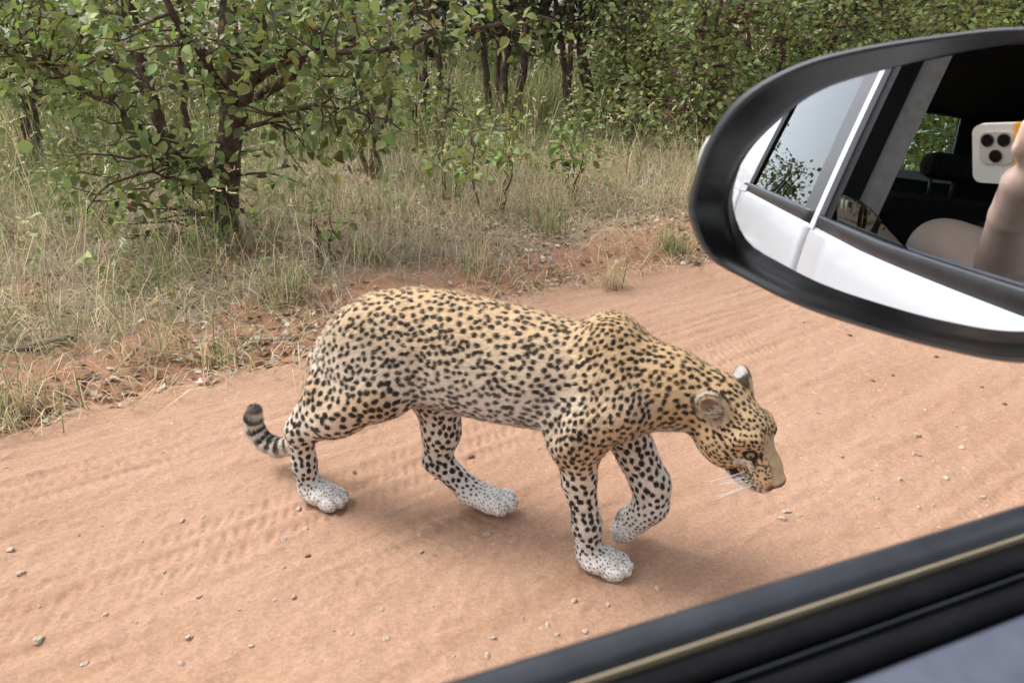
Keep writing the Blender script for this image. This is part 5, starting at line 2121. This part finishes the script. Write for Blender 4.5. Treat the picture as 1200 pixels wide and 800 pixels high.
cz = CAMZ
SHL, SHR = A([-.290, -.165, cz - .165]), A([-.20, -.58, cz - .165])
NECK = A([-.26, -.385, cz - .11])
HD = A([-.215, -.405, cz + .075])
HIP = A([-.36, -.40, .76])
pcone(BODY, HIP, .125, (SHL + SHR) / 2 + A([-.02, 0, -.10]), .115, .04)
pcone(BODY, SHL, .052, SHR, .052, .05)
pcone(BODY, NECK + A([-.02, 0, -.06]), .060, HD + A([-.03, 0, -.06]), .048, .03)
look = unit(A([.39, .92, -.1]))
lrot = np.stack([look, unit(np.cross(A([0, 0, 1.]), look)), np.cross(look, unit(np.cross(A([0, 0, 1.]), look)))], 1)
pell(BODY, HD, (.095, .075, .115), .02, lrot)
pell(BODY, HD + look * .035 + A([0, 0, -.055]), (.06, .055, .055), .03, lrot)
pcone(BODY, HD + look * .088 + A([0, 0, .005]), .010, HD + look * .108 + A([0, 0, -.022]), .013, .012)
# left arm up to the phone
ELB, WRI, PALM = cpos(-.075, -.300, -.135), cpos(.006, -.108, -.040), cpos(.034, -.052, -.018)
pcone(BODY, SHL, .054, ELB, .040, .04)
pcone(BODY, ELB, .040, cpos(-.03, -.20, -.085), .0375, .006)
pcone(BODY, cpos(-.03, -.20, -.085), .0375, WRI, .027, .004)
pcone(BODY, WRI, .027, PALM, .025, .004)
pcone(BODY, PALM, .025, cpos(.062, -.034, -.016), .019, .006)
pcone(BODY, cpos(.038, -.046, -.012), .018, cpos(.084, -.034, -.012), .015, .008)
for bx, by, mx_, my_, tx, ty, r_ in ((.044, -.030, .043, -.004, .050, .024, .0086), (.054, -.024, .060, .008, .062, .032, .0092), (.070, -.022, .078, .012, .080, .032, .0090), (.084, -.028, .094, .002, .097, .022, .0080)):
    pcone(BODY, cpos(bx, by, -.006), r_ * 1.15, cpos(mx_, my_, .0085), r_, .008)
    pcone(BODY, cpos(mx_, my_, .0085), r_, cpos(tx, ty, .0065), r_ * .85, .004)
pcone(BODY, cpos(.036, -.070, -.030), .015, cpos(.052, -.058, -.034), .012, .012)
pcone(BODY, cpos(.052, -.058, -.034), .012, cpos(.068, -.030, -.026), .0095, .004)
# right arm down to the lap, thighs
RE = A([-.10, -.66, cz - .42])
pcone(BODY, SHR, .052, RE, .040, .04)
pcone(BODY, RE, .040, A([.08, -.50, cz - .50]), .027, .02)
pcone(BODY, A([.08, -.50, cz - .50]), .026, A([.14, -.46, cz - .53]), .026, .02)
for k in range(4):
    q0 = A([.15, -.48 + .02 * k, cz - .535])
    pcone(BODY, q0, .011, q0 + A([.045, .012, -.012]), .008, .005)
pcone(BODY, A([.12, -.43, cz - .52]), .012, A([.15, -.40, cz - .54]), .009, .006)
for o_ in (-.30, -.50):
    pcone(BODY, A([-.32, o_, .73]), .085, A([.14, o_, .69]), .062, .03)
    pcone(BODY, A([.14, o_, .69]), .060, A([.26, o_, .40]), .040, .03)
    pcone(BODY, A([.26, o_, .40]), .038, A([.38, o_, .36]), .030, .02)
    pcone(SHORT, A([-.33, o_, .735]), .098, A([.02, o_, .705]), .082, .03)
pcone(SHORT, HIP, .137, HIP + A([0, 0, .08]), .132, .03)
pcone(TOP, HIP + A([0, 0, .05]), .132, (SHL + SHR) / 2 + A([-.02, 0, -.13]), .124, .04)
mid_ = (SHL + SHR) / 2
for s_ in (.34, -.34):
    b0 = mid_ + (SHL - SHR) * s_
    for k in range(8):
        q0, q1 = R(-60 + 35 * k - 30), R(-60 + 35 * (k + 1) - 30)
        e_f = unit(np.cross(unit(SHL - SHR), A([0, 0, 1.])))
        pcone(TOP, b0 + (math.cos(q0) * e_f * -1 + math.sin(q0) * A([0, 0, 1.])) * .058, .008, b0 + (math.cos(q1) * e_f * -1 + math.sin(q1) * A([0, 0, 1.])) * .058, .008, .004)
pell(HAIR, HD + look * -.022 + A([0, 0, .022]), (.100, .088, .115), .02, lrot)
pcone(HAIR, HD + look * -.07 + A([0, 0, .0]), .07, HD + look * -.10 + A([0, 0, -.20]), .05, .04)
m_skin = noisy('skin', (.74, .52, .42), (.80, .58, .48), 25, .5, .05, 200, .4)
b_ = m_skin.node_tree.nodes['Principled BSDF']
b_.inputs['Subsurface Weight'].default_value = .15
b_.inputs['Subsurface Radius'].default_value = (.01, .004, .002)
m_top = noisy('black_cotton', (.012, .012, .014), (.025, .025, .03), 200, .9, .2, 800, .1)
m_short = noisy('khaki_cotton', (.22, .19, .14), (.28, .24, .18), 120, .9, .2, 700, .1)
m_hair = noisy('brown_hair', (.035, .022, .015), (.07, .045, .03), 90, .6, .6, 300, .3)
for nm, lst, mat, h in (('body', BODY, m_skin, .0048), ('tank_top', TOP, m_top, .007), ('shorts', SHORT, m_short, .008), ('hair', HAIR, m_hair, .007)):
    lo = np.min([q.bounds()[0] for q in lst], 0) - .02
    hi = np.max([q.bounds()[1] for q in lst], 0) + .02
    V, Q = surface(lambda p, l=lst: sdf(p, l), lo, hi, h)
    N_ = tri_normals(V, Q)
    if (N_ * (V - V.mean(0))).sum() < 0:
        Q = Q[:, ::-1]
    link(nm, mesh_np(nm, V - PB, Q, True), mat, person)
m_eyew = principled('eye_white', (.75, .73, .70), .2)
for s_ in (-1, 1):
    o = link('eye', eye_me.copy(), None, person)
    o.data.materials.clear()
    o.data.materials.append(m_eyew)
    o.location = HD + look * .083 + lrot[:, 1] * s_ * .030 + A([0, 0, .01]) - PB
    o.scale = (.9, .9, .9)
